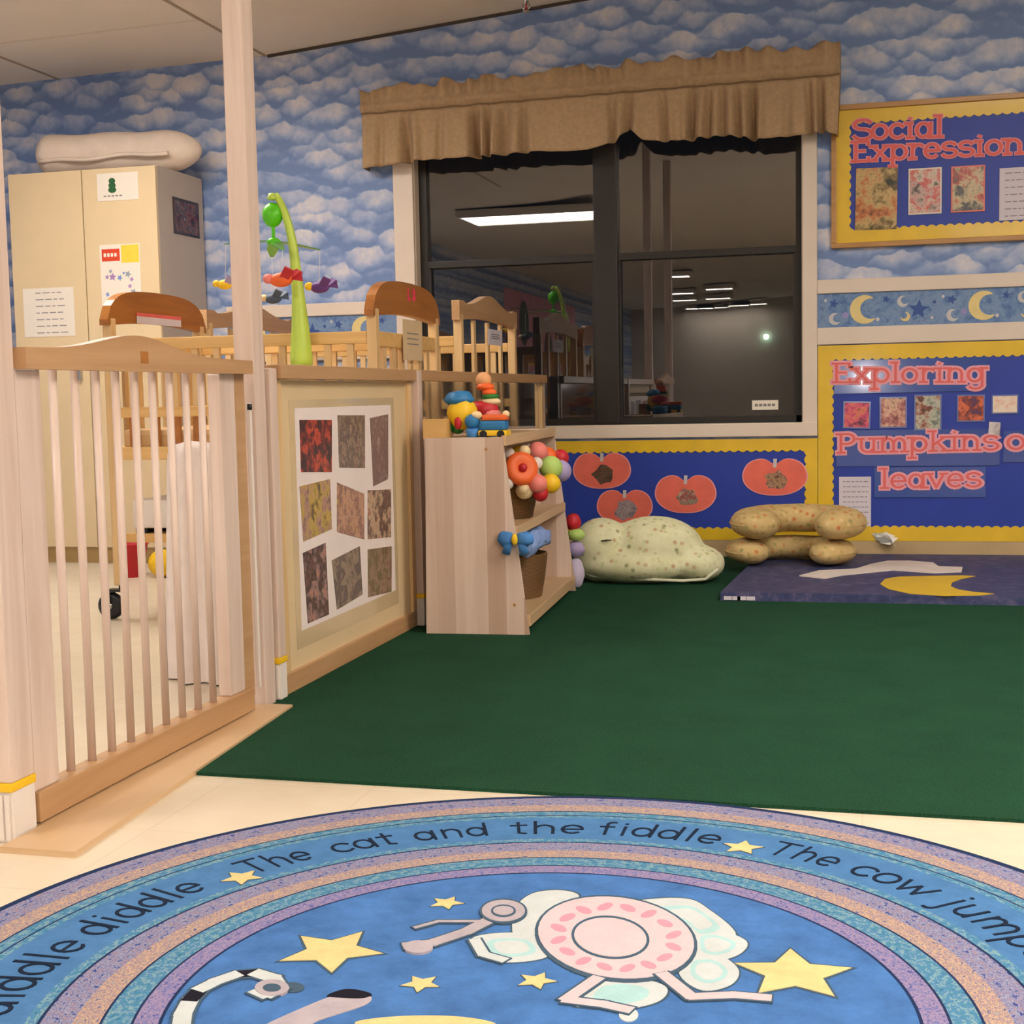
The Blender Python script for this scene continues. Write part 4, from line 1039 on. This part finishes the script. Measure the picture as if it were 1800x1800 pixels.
# big plush flower facing the room
def plush_flower(c, r, nrm, label):
    nrm = Vector(nrm).normalized(); ex = Vector((-nrm.y, nrm.x, 0)).normalized(); ez = nrm.cross(ex)
    R_ = Matrix((ex, ez, nrm)).transposed()
    t = thing('plush_flower', label, 'soft toy', c)
    m = MB(ORG).lathe([(0, -r*.45), (r*.7, -r*.42), (r, 0), (r*.92, r*.28), (r*.55, r*.38), (r*.3, r*.26), (0, r*.24)], (0, 0, 0), seg=24)
    bmesh.ops.transform(m.bm, matrix=Matrix.Translation(c) @ R_.to_4x4(), verts=m.bm.verts[:]); m.build('flower_disc', None, t)
    m = MB(RED).ball(Vector(c)+nrm*r*.30, r*.26, 14); m.build('flower_centre', None, t)
    for k in range(7):
        a = 2*pi*k/7+.3; d = ex*cos(a)+ez*sin(a)
        MB(CREAM if k % 2 else WPLAST).ball(Vector(c)+d*r*1.12-nrm*r*.22, r*.36, 12).build('petal', None, t)
    return t
plush_flower(on_y(916, 824, 4.40), .058, (.55, -.8, .25), 'orange plush flower with a red centre at the top of the basket')
for (u, v, y, r, m, lab) in ((968, 822, 4.51, .040, LGRN, 'light green ball at the right of the basket'), (985, 828, 4.58, .038, LAV, 'lavender ball at the far right of the basket'),
        (945, 795, 4.58, .036, TPINK, 'pink ball at the back of the basket'), (962, 803, 4.64, .034, ORG, 'small orange ball at the back right of the basket'),
        (945, 850, 4.42, .032, TPINK, 'pink ball at the front of the basket below the plush flower'), (968, 850, 4.47, .033, YEL, 'yellow ball at the front right of the basket'),
        (922, 862, 4.42, .030, CREAM, 'cream ball low at the front of the basket'), (912, 800, 4.62, .034, YEL, 'yellow ball behind the plush flower, left'), (925, 797, 4.63, .034, WPLAST, 'white ball behind the plush flower'),
        (950, 868, 4.44, .026, RED, 'small red ball at the basket rim'), (985, 805, 4.66, .03, RED, 'dark red ball at the back right of the basket')):
    toy_ball(u, v, y, r, m, lab)
# lower shelf: basket with a blue cloth hanging over the shelf edge
bc2 = (-1.168, 4.56, .061)
basket('woven_basket', 'brown basket on the bottom shelf under the blue cloth', bc2, .112, .15)
def bow(c, s, label):
    t = thing('ribbon_bow', label, 'bow', c); c = Vector(c)
    for k, dx in enumerate((-1, 1)):
        MB(LBLUE).ball(c+Vector((dx*.030*s, 0, 0)), (.028*s, .018*s, .024*s), 14, .12, 3+k).build('bow_loop', None, t)
        m = MB(LBLUE).tube([c+Vector((dx*.006, 0, 0)), c+Vector((dx*.022*s, -.008, -.02*s)), c+Vector((dx*.030*s, -.004, -.045*s))], [.006, .012, .014], 10, flat=((0, 1, 0), .5)); m.build('bow_tail', None, t)
    MB(YEL).ball(c+Vector((0, -.012*s, 0)), (.010*s, .012*s, .018*s), 12).build('knot', None, t)
    return t
cb1 = on_y(905, 948, 4.085); cb1 = Vector((cb1.x, 4.093, cb1.z)); bow(cb1, 1.0, 'blue fabric bow with a yellow knot at the front corner of the shelf')
m = MB(LBLUE)
m.cur = mat('cloth_pale_blue', (132, 156, 208), .85, .12, 30)
for i in range(6): m.ball((-1.066-.003*i, 4.30+.065*i, .268-.012*(i % 2)), (.034, .045, .034), 14, .18, i)
tag(m.build('blue_cloth'), 'crumpled light blue cloth bulging out of the bottom shelf', 'cloth')
for (u, v, y, r, mm, lab) in ((950, 985, 4.38, .030, CREAM, 'cream ball in the basket on the bottom shelf'), (965, 990, 4.45, .034, PUR, 'purple ball in the basket on the bottom shelf'), (935, 1000, 4.33, .028, LGRN, 'pale green ball in front of the lower basket')):
    c = on_y(u, v, y)
    if 'front' in lab: c = Vector((-1.10, 4.30, .061+r))
    else: c = Vector((-1.155+(.03 if mm is PUR else -.04), 4.53+(.05 if mm is PUR else -.03), .20))
    tag(MB(mm).ball(c, r, 16).build('toy_ball', origin=c), lab, 'ball')
# toys on top
def tb(u, v, y=None): return on_z(u, v, TZ)
wb_ = MB(TAN_X); p = on_y(742, 765, 4.16)
wbx = thing('wooden_box', 'small open orange wooden box at the near left corner of the shelf top', 'box', (-1.30, 4.16, TZ))
for (x0, x1, y0, y1, z0, z1) in ((-1.335, -1.262, 4.118, 4.198, 0, .008), (-1.335, -1.327, 4.118, 4.198, .008, .062), (-1.270, -1.262, 4.118, 4.198, .008, .062), (-1.327, -1.270, 4.118, 4.125, .008, .062), (-1.327, -1.270, 4.191, 4.198, .008, .062)):
    wb_.box(x0, x1, y0, y1, TZ+z0, TZ+z1)
wb_.build('box_walls', TAN_X, wbx)
tg = 'toys on top of the shelf'
def toy(name, label, cat, parts, base):
    t = thing(name, label, cat, base, tg)
    for pn_, mb in parts: mb.build(pn_, None, t)
    return t
TYF = 4.20
def P(u, v, y=TYF): return on_y(u, v, y)
toy('plush_bird', 'yellow plush toy with a blue knitted cap on the shelf', 'soft toy', [
    ('body', MB(YEL).ball(P(812, 726), (.048, .05, .054), 18, .04, 1)), ('cap', MB(BLUE).ball(P(808, 702), (.046, .045, .026), 16, .14, 2)),
    ('foot', MB(GRN).ball(P(792, 748), (.020, .03, .026), 12)), ('foot', MB(GRN).ball(P(806, 752), (.02, .03, .02), 12)), ('wing', MB(RED).ball(P(805, 744, 4.155), (.012, .008, .02), 12))], (P(812, 726).x, TYF, TZ))
toy('stacking_clown', 'stacking toy with a beige ball head, orange and green rings and red body', 'toy', [
    ('head', MB(SKIN).ball(P(850, 668, 4.31), .026, 16)), ('hat_ring', MB(ORG).ball(P(853, 680, 4.305), (.030, .03, .014), 16)),
    ('ring', MB(ORG).ball(P(860, 690, 4.305), (.024, .026, .014), 16)), ('ring', MB(GRN).ball(P(862, 697, 4.305), (.028, .028, .012), 16)), ('ring', MB(CREAM).ball(P(864, 706, 4.305), (.030, .03, .014), 16)),
    ('body', MB(RED).ball(P(850, 720, 4.305), (.052, .045, .030), 18, .05, 4)), ('skirt', MB(TPINK).ball(P(862, 728, 4.302), (.034, .04, .022), 16)), ('base', MB(BLUE).lathe([(0, 0), (.045, 0), (.045, .045), (.03, .05), (0, .05)], (P(850, 720, 4.305).x, 4.305, TZ), seg=18))], (P(850, 720, 4.305).x, 4.305, TZ))
toy('toy_teapot', 'small blue and cream plastic toy in the middle of the shelf front', 'toy', [
    ('body', MB(BLUE).ball(P(830, 741, 4.155), (.024, .024, .024), 16)), ('lid', MB(CREAM).ball(P(838, 730, 4.155), (.018, .018, .013), 12)), ('base', MB(LBLUE).lathe([(0, 0), (.017, 0), (.021, .03), (0, .03)], (P(830, 741, 4.155).x, 4.155, TZ), seg=14))], (P(830, 741, 4.155).x, 4.155, TZ))
c = P(869, 745, 4.17)
toy('toy_truck', 'blue toy truck with orange load and yellow base, right end of the shelf top', 'toy', [
    ('chassis', MB(YEL).box(c.x-.046, c.x+.046, 4.14, 4.20, TZ+.006, TZ+.024, .005)), ('tub', MB(BLUE).box(c.x-.042, c.x+.042, 4.143, 4.197, TZ+.024, TZ+.054, .009)),
    ('load', MB(ORG).box(c.x-.036, c.x+.044, 4.147, 4.193, TZ+.054, TZ+.072, .007)),
    ('knob', MB(CREAM).ball((c.x+.038, 4.17, TZ+.073), .012, 10)), ('wheel', MB(BLACKP).tube([(c.x-.028, 4.136, TZ+.012), (c.x-.028, 4.204, TZ+.012)], .012, 12)), ('wheel', MB(BLACKP).tube([(c.x+.028, 4.136, TZ+.012), (c.x+.028, 4.204, TZ+.012)], .012, 12))], (c.x, 4.17, TZ))

# ================================================================ CRIBS
def caster(parent, x, y, z0, r=.047):
    w = MB(BLACKP).lathe([(0, -.012), (r*.75, -.014), (r, -.008), (r, .008), (r*.75, .014), (0, .012)], (x-.040, y, z0+r), 'y', 18); wo = w.build('caster', BLACKP, parent)
    h = MB(CHROME).tube([(x-.040, y-.022, z0+r), (x-.040, y+.022, z0+r)], .012, 10); h.build('hub', CHROME, wo)
    f = MB(BLACKP).box(x-.044, x-.034, y-.021, y-.016, z0+r-.006, z0+2*r+.006).box(x-.044, x-.034, y+.016, y+.021, z0+r-.006, z0+2*r+.006).box(x-.046, x+.012, y-.021, y+.021, z0+2*r+.004, z0+2*r+.012)
    f.tube([(x, y, z0+2*r+.008), (x, y, z0+.125)], .007, 8)
    f.build('fork', BLACKP, wo)
def crib(name, label, x0, x1, y0, y1, ztop, arch, with_caster=True, zl=.12, fz=0.0, wavy=False):
    t = thing(name, label, 'crib', ((x0+x1)/2, (y0+y1)/2, fz), 'cribs behind the divider')
    for x in (x0, x1):
        for y in (y0, y1):
            MB().box(x-.017, x+.017, y-.017, y+.017, fz+zl, arch-.005, .004).build('leg', TAN, t)
            caster(t, x, y, fz)
        pts = []
        ya_, yb_ = y0-.035, y1+.035; n = 28
        for i in range(n+1):
            s = i/n
            if wavy: zz = arch+.035+.055*math.exp(-((s-.5)/.22)**2)+(.012 if s < .08 or s > .92 else 0)
            else: zz = arch-.010+.092*(1-abs(2*s-1)**5)**.6+.018*(1-(2*s-1)**2)
            pts.append((x-.016, lerp(ya_, yb_, s), zz))
        bot = [(x-.016, lerp(yb_, ya_, i/n), arch-.03+(.018*sin(pi*i/n) if not wavy else .02*sin(pi*i/n))) for i in range(n+1)]
        MB().prism(pts+bot, (.032, 0, 0)).build('headboard', OAK_ARCH if not wavy else BROWN_RAIL, t)
        MB().box(x-.011, x+.011, y0+.017, y1-.017, fz+.56, fz+.60, .003).build('end_rail', TAN_X, t)
        if not wavy: MB().box(x-.011, x+.011, y0+.017, y1-.017, ztop-.05, ztop, .003).build('end_rail', TAN_X, t)
        k = 3 if wavy else 6
        zs = arch-.02 if wavy else ztop-.05
        for i in range(k):
            yy = lerp(y0, y1, (i+1)/(k+1)); MB().box(x-.006, x+.006, yy-.016, yy+.016, fz+.60, zs).build('slat', TAN, t)
    for y in (y0, y1):
        MB().box(x0+.017, x1-.017, y-.013, y+.013, ztop-.04, ztop, .004).build('side_rail', TAN_X, t)
        MB().box(x0+.017, x1-.017, y-.013, y+.013, fz+.70, fz+.735, .004).build('side_rail', TAN_X, t)
        MB().box(x0+.017, x1-.017, y-.013, y+.013, fz+.555, fz+.60, .004).build('side_rail', TAN_X, t)
        k = 11
        for i in range(k):
            xx = lerp(x0, x1, (i+1)/(k+1))
            MB().box(xx-.012, xx+.012, y-.006, y+.006, fz+.735, ztop-.04).build('slat', TAN, t)
            MB().box(xx-.016, xx+.016, y-.006, y+.006, fz+.60, fz+.70).build('slat', OAK_ARCH, t)
    MB().box(x0+.02, x1-.02, y0+.02, y1-.02, fz+.585, fz+.66, .02).build('mattress', mat('mattress_tan', (214, 178, 130), .7, .05), t)
    MB().box(x0+.01, x1-.01, y0+.01, y1-.01, fz+.268, fz+.298, .003).build('under_shelf', TAN_X, t)
    return t
cr1 = crib('wooden_crib', 'birch crib with brown arched end boards, directly behind the gate and photo panel', -2.50, -1.545, 4.265, 4.92, .968, 1.045)
cr2 = crib('wooden_crib', 'birch crib with wavy crested end boards beside the dark window', -2.60, -1.53, 5.20, 6.05, .985, 1.075, wavy=True)
# things under and on the nearer crib
p = on_y(222, 935, 4.30)
m = MB(WPLAST).box(-2.46, -2.10, 4.29, 4.62, .316, .415, .01)
wbn = thing('storage_bin', 'white bin with dark feet on the shelf under the nearer crib', 'bin', (-2.28, 4.45, .2985))
m.build('tub', WPLAST, wbn); m = MB(BLACKP)
for x in (-2.43, -2.28, -2.13): m.box(x-.022, x+.022, 4.30, 4.60, .2985, .316)
m.build('feet', BLACKP, wbn)
cs_ = [('toy_bucket', RED, -3.06, 'red toy bucket on the floor beyond the nearer crib'), ('toy_ball', YEL, -2.92, 'yellow toy ball on the floor beyond the nearer crib'), ('toy_bucket', PUR, -2.78, 'purple toy bucket on the floor beyond the nearer crib')]
for nm, mm, x, lab in cs_:
    if nm == 'toy_ball': tag(MB(mm).ball((x, 5.33, .06), .06, 18).build(nm, origin=(x, 5.33, 0)), lab, 'ball')
    else: tag(MB(mm).lathe([(0, 0), (.04, 0), (.066, .14), (.072, .144), (.068, .15), (.062, .14), (.036, .01), (0, .01)], (x, 5.33, 0), seg=20).build(nm, origin=(x, 5.33, 0)), lab, 'bucket')
wc = mat('white_cloth', (236, 222, 214), .9, .05, 14)
hx, hy = -1.70, 3.42
cl = MB(wc); NS = 48; rows = []
for (r, z, w_) in ((0, .632, 0), (.07, .634, 0), (.105, .625, .05), (.118, .60, .08), (.122, .45, .12), (.127, .25, .14), (.132, .05, .16), (.134, .004, .17)):
    rows.append([cl.bm.verts.new((hx+r*(1+w_*sin(9*2*pi*k/NS))*cos(2*pi*k/NS), hy+r*(1+w_*sin(9*2*pi*k/NS))*sin(2*pi*k/NS), z+(.012*sin(2*pi*k/NS*2) if z > .5 else 0))) for k in range(NS)])
fs = [cl.bm.faces.new([A[k], A[(k+1) % NS], B[(k+1) % NS], B[k]]) for A, B in zip(rows[1:], rows[2:]) for k in range(NS)]
fs.append(cl.bm.faces.new(rows[1]))
for v in rows[0]: cl.bm.verts.remove(v)
cl.faces(fs, True)
hm = thing('draped_hamper', 'white cloth draped over a tall hamper behind the right end of the gate', 'hamper', (hx, hy, 0))
cl.build('cloth', wc, hm)
MB(WICKER).lathe([(0, .004), (.095, .004), (.098, .59), (0, .60)], (hx, hy, 0), seg=24).build('basket_body', WICKER, hm)
# paper tags on the right end boards
def hang_tag(x, y0, y1, z0, z1, label, m=PAPER):
    t = MB(m).box(x, x+.0015, y0, y1, z0, z1); t.use(INK)
    for k in range(3): t.box(x+.0015, x+.0019, y0+.2*(y1-y0), y1-.2*(y1-y0), z1-(z1-z0)*(.35+.13*k), z1-(z1-z0)*(.35+.13*k)+.004)
    return tag(t.build('name_card'), label, 'card', 'name cards hung on the crib ends')
a, b = on_x(707, 556, -1.527), on_x(742, 620, -1.527)
hang_tag(-1.527, a.y, b.y, .878, 1.018, 'beige name card hanging below the arched board with pink lettering', mat('card_beige', (212, 186, 146), .7, .03))
a, b = on_x(858, 578, -1.512), on_x(882, 608, -1.512)
hang_tag(-1.512, a.y, b.y, b.z, a.z, 'small name card hanging inside the crested crib end', PAPERP)
MB(mat('pink_print', (232, 60, 100), .5, .1))
# pink lettering on the arched board
c = on_x(724, 518, -1.528)
for k, st2 in enumerate(([[(0, 1), (0, 0), (.6, 0)]], [[(0, 0), (0, 1), (.6, .8), (.1, .5), (.7, .25), (0, 0)]])):
    pk = MB(MATS['pink_print']); yb_ = c.y-.04+.055*k
    strokes_to(pk, st2, .3, lambda px, py: Vector((-1.5285, yb_+px*.03, c.z-.018+py*.036)), (.0012, 0, 0))
    pk.build('painted_letter', None, cr1)['label'] = 'pink painted letter on the brown arched board'
# white card strip hanging from the left arched board of the nearer crib
a, b = on_x(240, 556, -2.482), on_x(318, 572, -2.482)
cd = MB(CORAL).box(-2.482, -2.4805, a.y+.0, b.y, 1.055, 1.068); cd.use(PAPERP).box(-2.482, -2.4805, a.y, b.y, 1.03, 1.055)
tag(cd.build('name_card'), 'long red and white name strip on the left arched end board of the nearer crib', 'card', 'name cards hung on the crib ends')

# ================================================================ CRIB MOBILE
mbx = thing('crib_mobile', 'lime green crib mobile with hanging animals clamped to the crib rail', 'mobile', (on_y(530, 640, 4.23).x, 4.23, .86))
Pm = lambda u, v: on_y(u, v, 4.208)
st_ = [(530, 645, 19.5), (530, 630, 20), (529, 605, 18), (528, 575, 15.5), (526, 545, 13), (524, 515, 11), (521, 485, 9.5), (518, 455, 8.6), (514, 425, 7.8), (508, 398, 7.2), (500, 372, 6.6), (492, 354, 6.2), (484, 342, 5.6)]
MB(LIME).tube([Pm(u, v) for u, v, r in st_], [r*4.42/2400 for u, v, r in st_], 16).build('arm', LIME, mbx)
c0 = Pm(479, 378)
MB(GREEN).ball(c0, (.034, .03, .040), 18).build('music_box', GREEN, mbx)
MB(LIME).lathe([(0, .02), (.012, .018), (.018, .0), (.006, -.004), (0, -.004)], Pm(479, 350), seg=12).build('cap', LIME, mbx)
MB(GREEN).tube([Pm(480, 395), Pm(481, 424)], .006, 8).build('stem', GREEN, mbx)
hubc = Pm(481, 424)
MB(GREEN).lathe([(0, -.012), (.02, -.010), (.024, 0), (.012, .010), (0, .012)], hubc, seg=14).build('hub', GREEN, mbx)
LEAFM = mat('leaf_clear_green', (120, 190, 90), .2, .05, 8, trans=.55)
armdirs = []
for (u, v) in ((397, 455), (466, 448), (560, 435), (488, 440)):
    e = on_y(u, v, 4.225); 
ends = [Vector(on_y(397, 430, 4.36)), Vector(on_y(497, 440, 4.10)), Vector(on_y(562, 440, 4.32)), Vector(on_y(478, 452, 4.46))]
for i, e in enumerate(ends):
    mid = (hubc+e)/2+Vector((0, 0, .012)); d = (e-hubc).normalized(); n = Vector((-d.y, d.x, 0)).normalized()
    L = MB(GREEN if i == 3 else LEAFM)
    L.prism([hubc, hubc+d*.04+n*.016, mid+n*.020-Vector((0, 0, .012)), e+n*.006, e-n*.006, mid-n*.020-Vector((0, 0, .012)), hubc+d*.04-n*.016], (0, 0, .003))
    L.build('leaf_arm', None, mbx)
def hang(e, tgt, r=.0009):
    m = MB(WPLAST).tube([e, tgt], r, 5); m.build('cord', WPLAST, mbx)
def animal(u, v, y, cols, s, e, lab):
    c = on_y(u, v, y); hang(e, c+Vector((0, 0, .02)))
    m = MB(cols[0]).ball(c, (.034*s, .018*s, .020*s), 14)
    o = m.build('hanging_animal', None, mbx); o['label'] = lab
    MB(cols[1]).ball(c+Vector((-.036*s, -.004, .004*s)), (.016*s, .014*s, .014*s), 12).build('animal_head', None, o)
    w = MB(cols[2])
    for k in (-1, 1): w.prism([c+Vector((.0, k*.012*s, .004)), c+Vector((.030*s, k*.040*s, .030*s)), c+Vector((.052*s, k*.030*s, .018*s)), c+Vector((.028*s, k*.012*s, -.002))], (0, 0, .004))
    w.build('wings', None, o)
    MB(cols[2]).prism([c+Vector((.028*s, -.003, .0)), c+Vector((.060*s, -.003, .022*s)), c+Vector((.064*s, -.003, -.006*s))], (0, .006, 0)).build('tail', None, o)
animal(494, 492, 4.10, (ORG, TPINK, RED), 1.15, ends[1], 'orange and red hanging bird'); animal(562, 505, 4.32, (PUR, YEL, PUR), 1.0, ends[2], 'purple and yellow hanging butterfly')
animal(396, 500, 4.36, (YEL, YEL, LAV), .85, ends[0], 'yellow hanging bee'); animal(480, 525, 4.46, (mat('toy_slate', (70, 84, 104), .5, .08), CREAM, mat('toy_slate', (70, 84, 104))), .9, ends[3], 'slate blue hanging fish')

# ================================================================ CUSHIONS AND MAT
def print_fabric(name, base, dots):
    m, nt, b = nodes_of(name); v = coords(nt)
    vo = add(nt, 'ShaderNodeTexVoronoi'); vo.inputs['Scale'].default_value = 38; nt.links.new(v, vo.inputs['Vector'])
    msk = ramp(nt, vo.outputs['Distance'], [(.12, (255, 255, 255)), (.46, (0, 0, 0))])
    sx = add(nt, 'ShaderNodeSeparateXYZ'); nt.links.new(vo.outputs['Color'], sx.inputs[0])
    dc = ramp(nt, sx.outputs['X'], [((i+.5)/len(dots), c) for i, c in enumerate(dots)], 'CONSTANT')
    f = noise(nt, v, 16, 4); bc = ramp(nt, f, [(.3, base[0]), (.7, base[1])])
    mx = add(nt, 'ShaderNodeMixRGB'); nt.links.new(msk, mx.inputs[0]); nt.links.new(bc, mx.inputs[1]); nt.links.new(dc, mx.inputs[2])
    nt.links.new(mx.outputs[0], b.inputs['Base Color']); b.inputs['Roughness'].default_value = .85; b.inputs['Specular IOR Level'].default_value = .2
    bump(nt, b, noise(nt, v, 30, 3), .25, .01); return m
FAB_G = print_fabric('fabric_pale_green', ((208, 208, 164), (224, 222, 186)), [(206, 210, 168), (176, 184, 120), (200, 196, 160), (188, 150, 116), (206, 206, 160), (140, 140, 100)])
FAB_T = print_fabric('fabric_tan', ((192, 164, 108), (208, 182, 128)), [(176, 150, 92), (196, 112, 60), (160, 152, 92), (216, 190, 140), (200, 120, 76), (140, 142, 90)])
MATX0, MATX1 = None, 1.05
ml_, mn_ = on_z(1266, 1056, FZ), on_z(1800, 1066, FZ)
mf = on_z(1392, 996, FZ)
MZ = FZ+.032
# mat with moon and stars
def mat_fabric():
    m, nt, b = nodes_of('mat_night_blue'); v = coords(nt)
    f = noise(nt, v, 22, 5, .75); g = noise(nt, v, 5, 3)
    c = ramp(nt, f, [(.35, (34, 44, 84)), (.52, (54, 62, 104)), (.64, (92, 86, 118)), (.74, (58, 78, 130))])
    nt.links.new(c, b.inputs['Base Color']); b.inputs['Roughness'].default_value = .55; return m
MATF = mat_fabric()
my0 = ml_.y+.005; my1 = 6.10
mx_far = ml_.x+.06
mt = thing('floor_mat', 'navy night-sky floor mat with a yellow crescent lying on the carpet by the wall', 'mat', ((ml_.x+1.0)/2, (my0+my1)/2, FZ))
MB().prism([(ml_.x, my0, FZ), (1.1, my0, FZ), (1.1, my1, FZ), (mx_far, my1, FZ)], (0, 0, .030)).build('pad', MATF, mt)
def onm(u, v): p = on_z(u, v, MZ+.0055-.0); return p
cpts = [(1547, 1027), (1556, 1018), (1580, 1014), (1625, 1013), (1690, 1012), (1715, 1013), (1690, 1018), (1674, 1024), (1671, 1031), (1685, 1037), (1712, 1041), (1748, 1044), (1720, 1047), (1660, 1048), (1600, 1044), (1562, 1036)]
m = MB(YELLOW).prism([Vector((on_z(u, v, FZ+.030).x, on_z(u, v, FZ+.030).y, FZ+.030)) for u, v in cpts], (0, 0, .0015)); m.build('crescent', mat('mat_yellow', (212, 176, 40), .6, .06, 10), mt)
pp = MB(PAPERP)
for (u, v) in ((1270, 1054), (1283, 1056), (1292, 1057), (1308, 1058)): 
    p = on_z(u, v, FZ+.012); pp.box(p.x, p.x+.03, my0-.004, my0, FZ+.003, FZ+.016)
pp.build('edge_label', PAPERP, mt)
# white foam cut-out on the mat
wpts = [(1405, 1013), (1440, 1004), (1505, 1001), (1530, 993), (1560, 987), (1600, 987), (1640, 990), (1650, 997), (1692, 998), (1690, 1006), (1640, 1008), (1570, 1003), (1530, 1007), (1480, 1012), (1450, 1018)]
WZ = FZ+.0302
tag(MB(mat('white_felt', (216, 204, 196), .85, .05, 12)).prism([Vector((on_z(u, v, WZ).x, min(on_z(u, v, WZ).y, 6.09), WZ)) for u, v in wpts], (0, 0, .004)).build('white_cloth'), 'flat white cloth lying on the navy mat beside the nursing pillows', 'cloth')

def cpillow(name, label, cat, c, R, r, a0, a1, fab, squash=.8, group=None, tilt=0):
    """horseshoe cushion: fat in the middle, rounded tips"""
    pts = []; rad = []; n = 36
    for i in range(n+1):
        t = (1-cos(pi*i/n))/2; a = radians(lerp(a0, a1, t)); s = 2*t-1
        e = sqrt(max(0, 1-abs(s)**9))
        rr = r*(.90+.14*s*s)*max(e, .04)
        pts.append(Vector(c)+Vector((R*1.15*cos(a), R*sin(a), r*squash+tilt*sin(a)*R))); rad.append(rr*(1+.02*sin(t*40)))
    m = MB(fab).tube(pts, rad, 20, flat=((0, 0, 1), squash))
    t_ = thing(name, label, cat, c, group); m.build('cushion', fab, t_)
    sm_ = MB().tube([p+Vector((0, 0, 0))+Vector((p.x-c[0], p.y-c[1], 0)).normalized()*q*.985 for p, q in zip(pts, rad)], .0045, 6); sm_.build('piping', fab, t_)
    return t_
# two stacked nursing pillows on the mat
cc = on_z(1400, 1000, FZ+.03)
pcx = (on_y(1275, 960, 5.85).x+on_y(1528, 960, 5.85).x)/2
cpillow('nursing_pillow', 'tan printed nursing pillow at the bottom of the stack of two', 'nursing pillow', (pcx-.02, 5.74, FZ+.030), .155, .092, 238, -58, FAB_T, .58, 'nursing pillows on the mat')
cpillow('nursing_pillow', 'tan printed nursing pillow lying on top of the stack of two', 'nursing pillow', (pcx+.012, 5.73, FZ+.030+.106), .155, .102, 242, -62, FAB_T, .64, 'nursing pillows on the mat', .03)
# pale green bean cushion
gx0, gx1 = on_y(1006, 980, 5.35).x, on_y(1268, 980, 5.35).x
gc = thing('floor_cushion', 'pale green patterned floor cushion slumped on the carpet beside the toy shelf', 'cushion', ((gx0+gx1)/2, 5.42, FZ))
m = MB(FAB_G); gy = 5.42
def gp(u, v, y=gy): return on_y(u, v, y)
def el(u, v, ru, rv, ry, y=gy):
    c = gp(u, v, y); k = y/2400*1.03; m.ball(c, (ru*k, ry, rv*k), 24)
el(1150, 962, 84, 54, .17); el(1058, 962, 52, 52, .13, gy-.05); el(1120, 990, 112, 34, .19, gy-.03); el(1225, 990, 48, 32, .13, gy-.03); el(1055, 985, 46, 38, .12, gy-.05)
go = m.build('cushion_body', FAB_G, gc)
rm = go.modifiers.new('blend', 'REMESH'); rm.mode = 'VOXEL'; rm.voxel_size = .011; rm.use_smooth_shade = True
s2 = go.modifiers.new('soft', 'SMOOTH'); s2.iterations = 8; s2.factor = .6
mp_ = MB(); mp_.tube([gp(u, v, gy-.18+.05*abs((u-1130)/110)**2) for u, v in ((1018, 1000), (1040, 1012), (1090, 1017), (1150, 1019), (1200, 1021), (1240, 1018), (1262, 1000))], .006, 8)
mp_.build('piping', mat('piping_cream', (214, 212, 188), .8, .04), gc)
sl_ = MB(mat('slit_dark', (84, 76, 60), .9, .05)); q0 = gp(1066, 950, gy-.168)
sl_.tube([q0+Vector((-.022, 0, -.002)), q0+Vector((0, -.011, .001)), q0+Vector((.022, -.006, .002))], [.002, .004, .002], 8); sl_.build('fold', MATS['slit_dark'], gc)
# toys leaning beside the shelf's far end
LAVP = mat('toy_pale_lilac', (196, 184, 206), .7, .05)
def end_toy(u, v, y, r, m_, lab, nm='soft_block'):
    c = on_y(u, v, y)
    if m_ is LAVP: c.z = FZ+.058; r = (.034, .03, .058)
    tag(MB(m_).ball(c, r, 14, .06, 2).build(nm, origin=c), lab, 'soft toy', 'soft toys between the shelf and the green cushion')
end_toy(1008, 918, 5.16, (.030, .03, .034), RED, 'red soft toy at the far end of the toy shelf'); end_toy(1013, 940, 5.15, (.034, .03, .024), LGRN, 'light green soft toy below the red one')
end_toy(1012, 965, 5.15, (.036, .03, .030), LAV, 'lavender soft toy below the light green one'); end_toy(1012, 992, 5.14, (.034, .03, .030), LAVP, 'pale lilac soft toy at the foot of the shelf end')

# ================================================================ SPRINKLER on the ceiling
SPY = 6.12
for q in range(120):
    px_ = on_y(925, 22, SPY)
    if px_.z < ceil_z(px_.x)-.098: break
    SPY -= .01
zc_ = ceil_z(px_.x)
spk = thing('fire_sprinkler', 'small chrome fire sprinkler under the ceiling above the valance', 'sprinkler', (px_.x, SPY, zc_-.10))
MB().lathe([(0, 0), (.03, 0), (.034, -.006), (.02, -.012), (.012, -.03), (0, -.03)], (px_.x, SPY, zc_), seg=18).build('escutcheon', CHROME, spk)
MB().tube([(px_.x, SPY, zc_-.01), (px_.x, SPY, zc_-.065)], .011, 12).build('body', CHROME, spk)
for k in (-1, 1): MB().tube([(px_.x+k*.008, SPY, zc_-.055), (px_.x+k*.018, SPY, zc_-.075), (px_.x+k*.004, SPY, zc_-.095)], .0035, 8).build('yoke', CHROME, spk)
MB().tube([(px_.x, SPY, zc_-.060), (px_.x, SPY, zc_-.092)], .0035, 8).build('bulb', RED, spk)
MB().lathe([(0, -.004), (.02, -.003), (.02, 0), (0, .001)], (px_.x, SPY, zc_-.096), seg=16).build('deflector', CHROME, spk)
for o in bpy.data.objects:
    if '_o' in o.keys(): del o['_o']
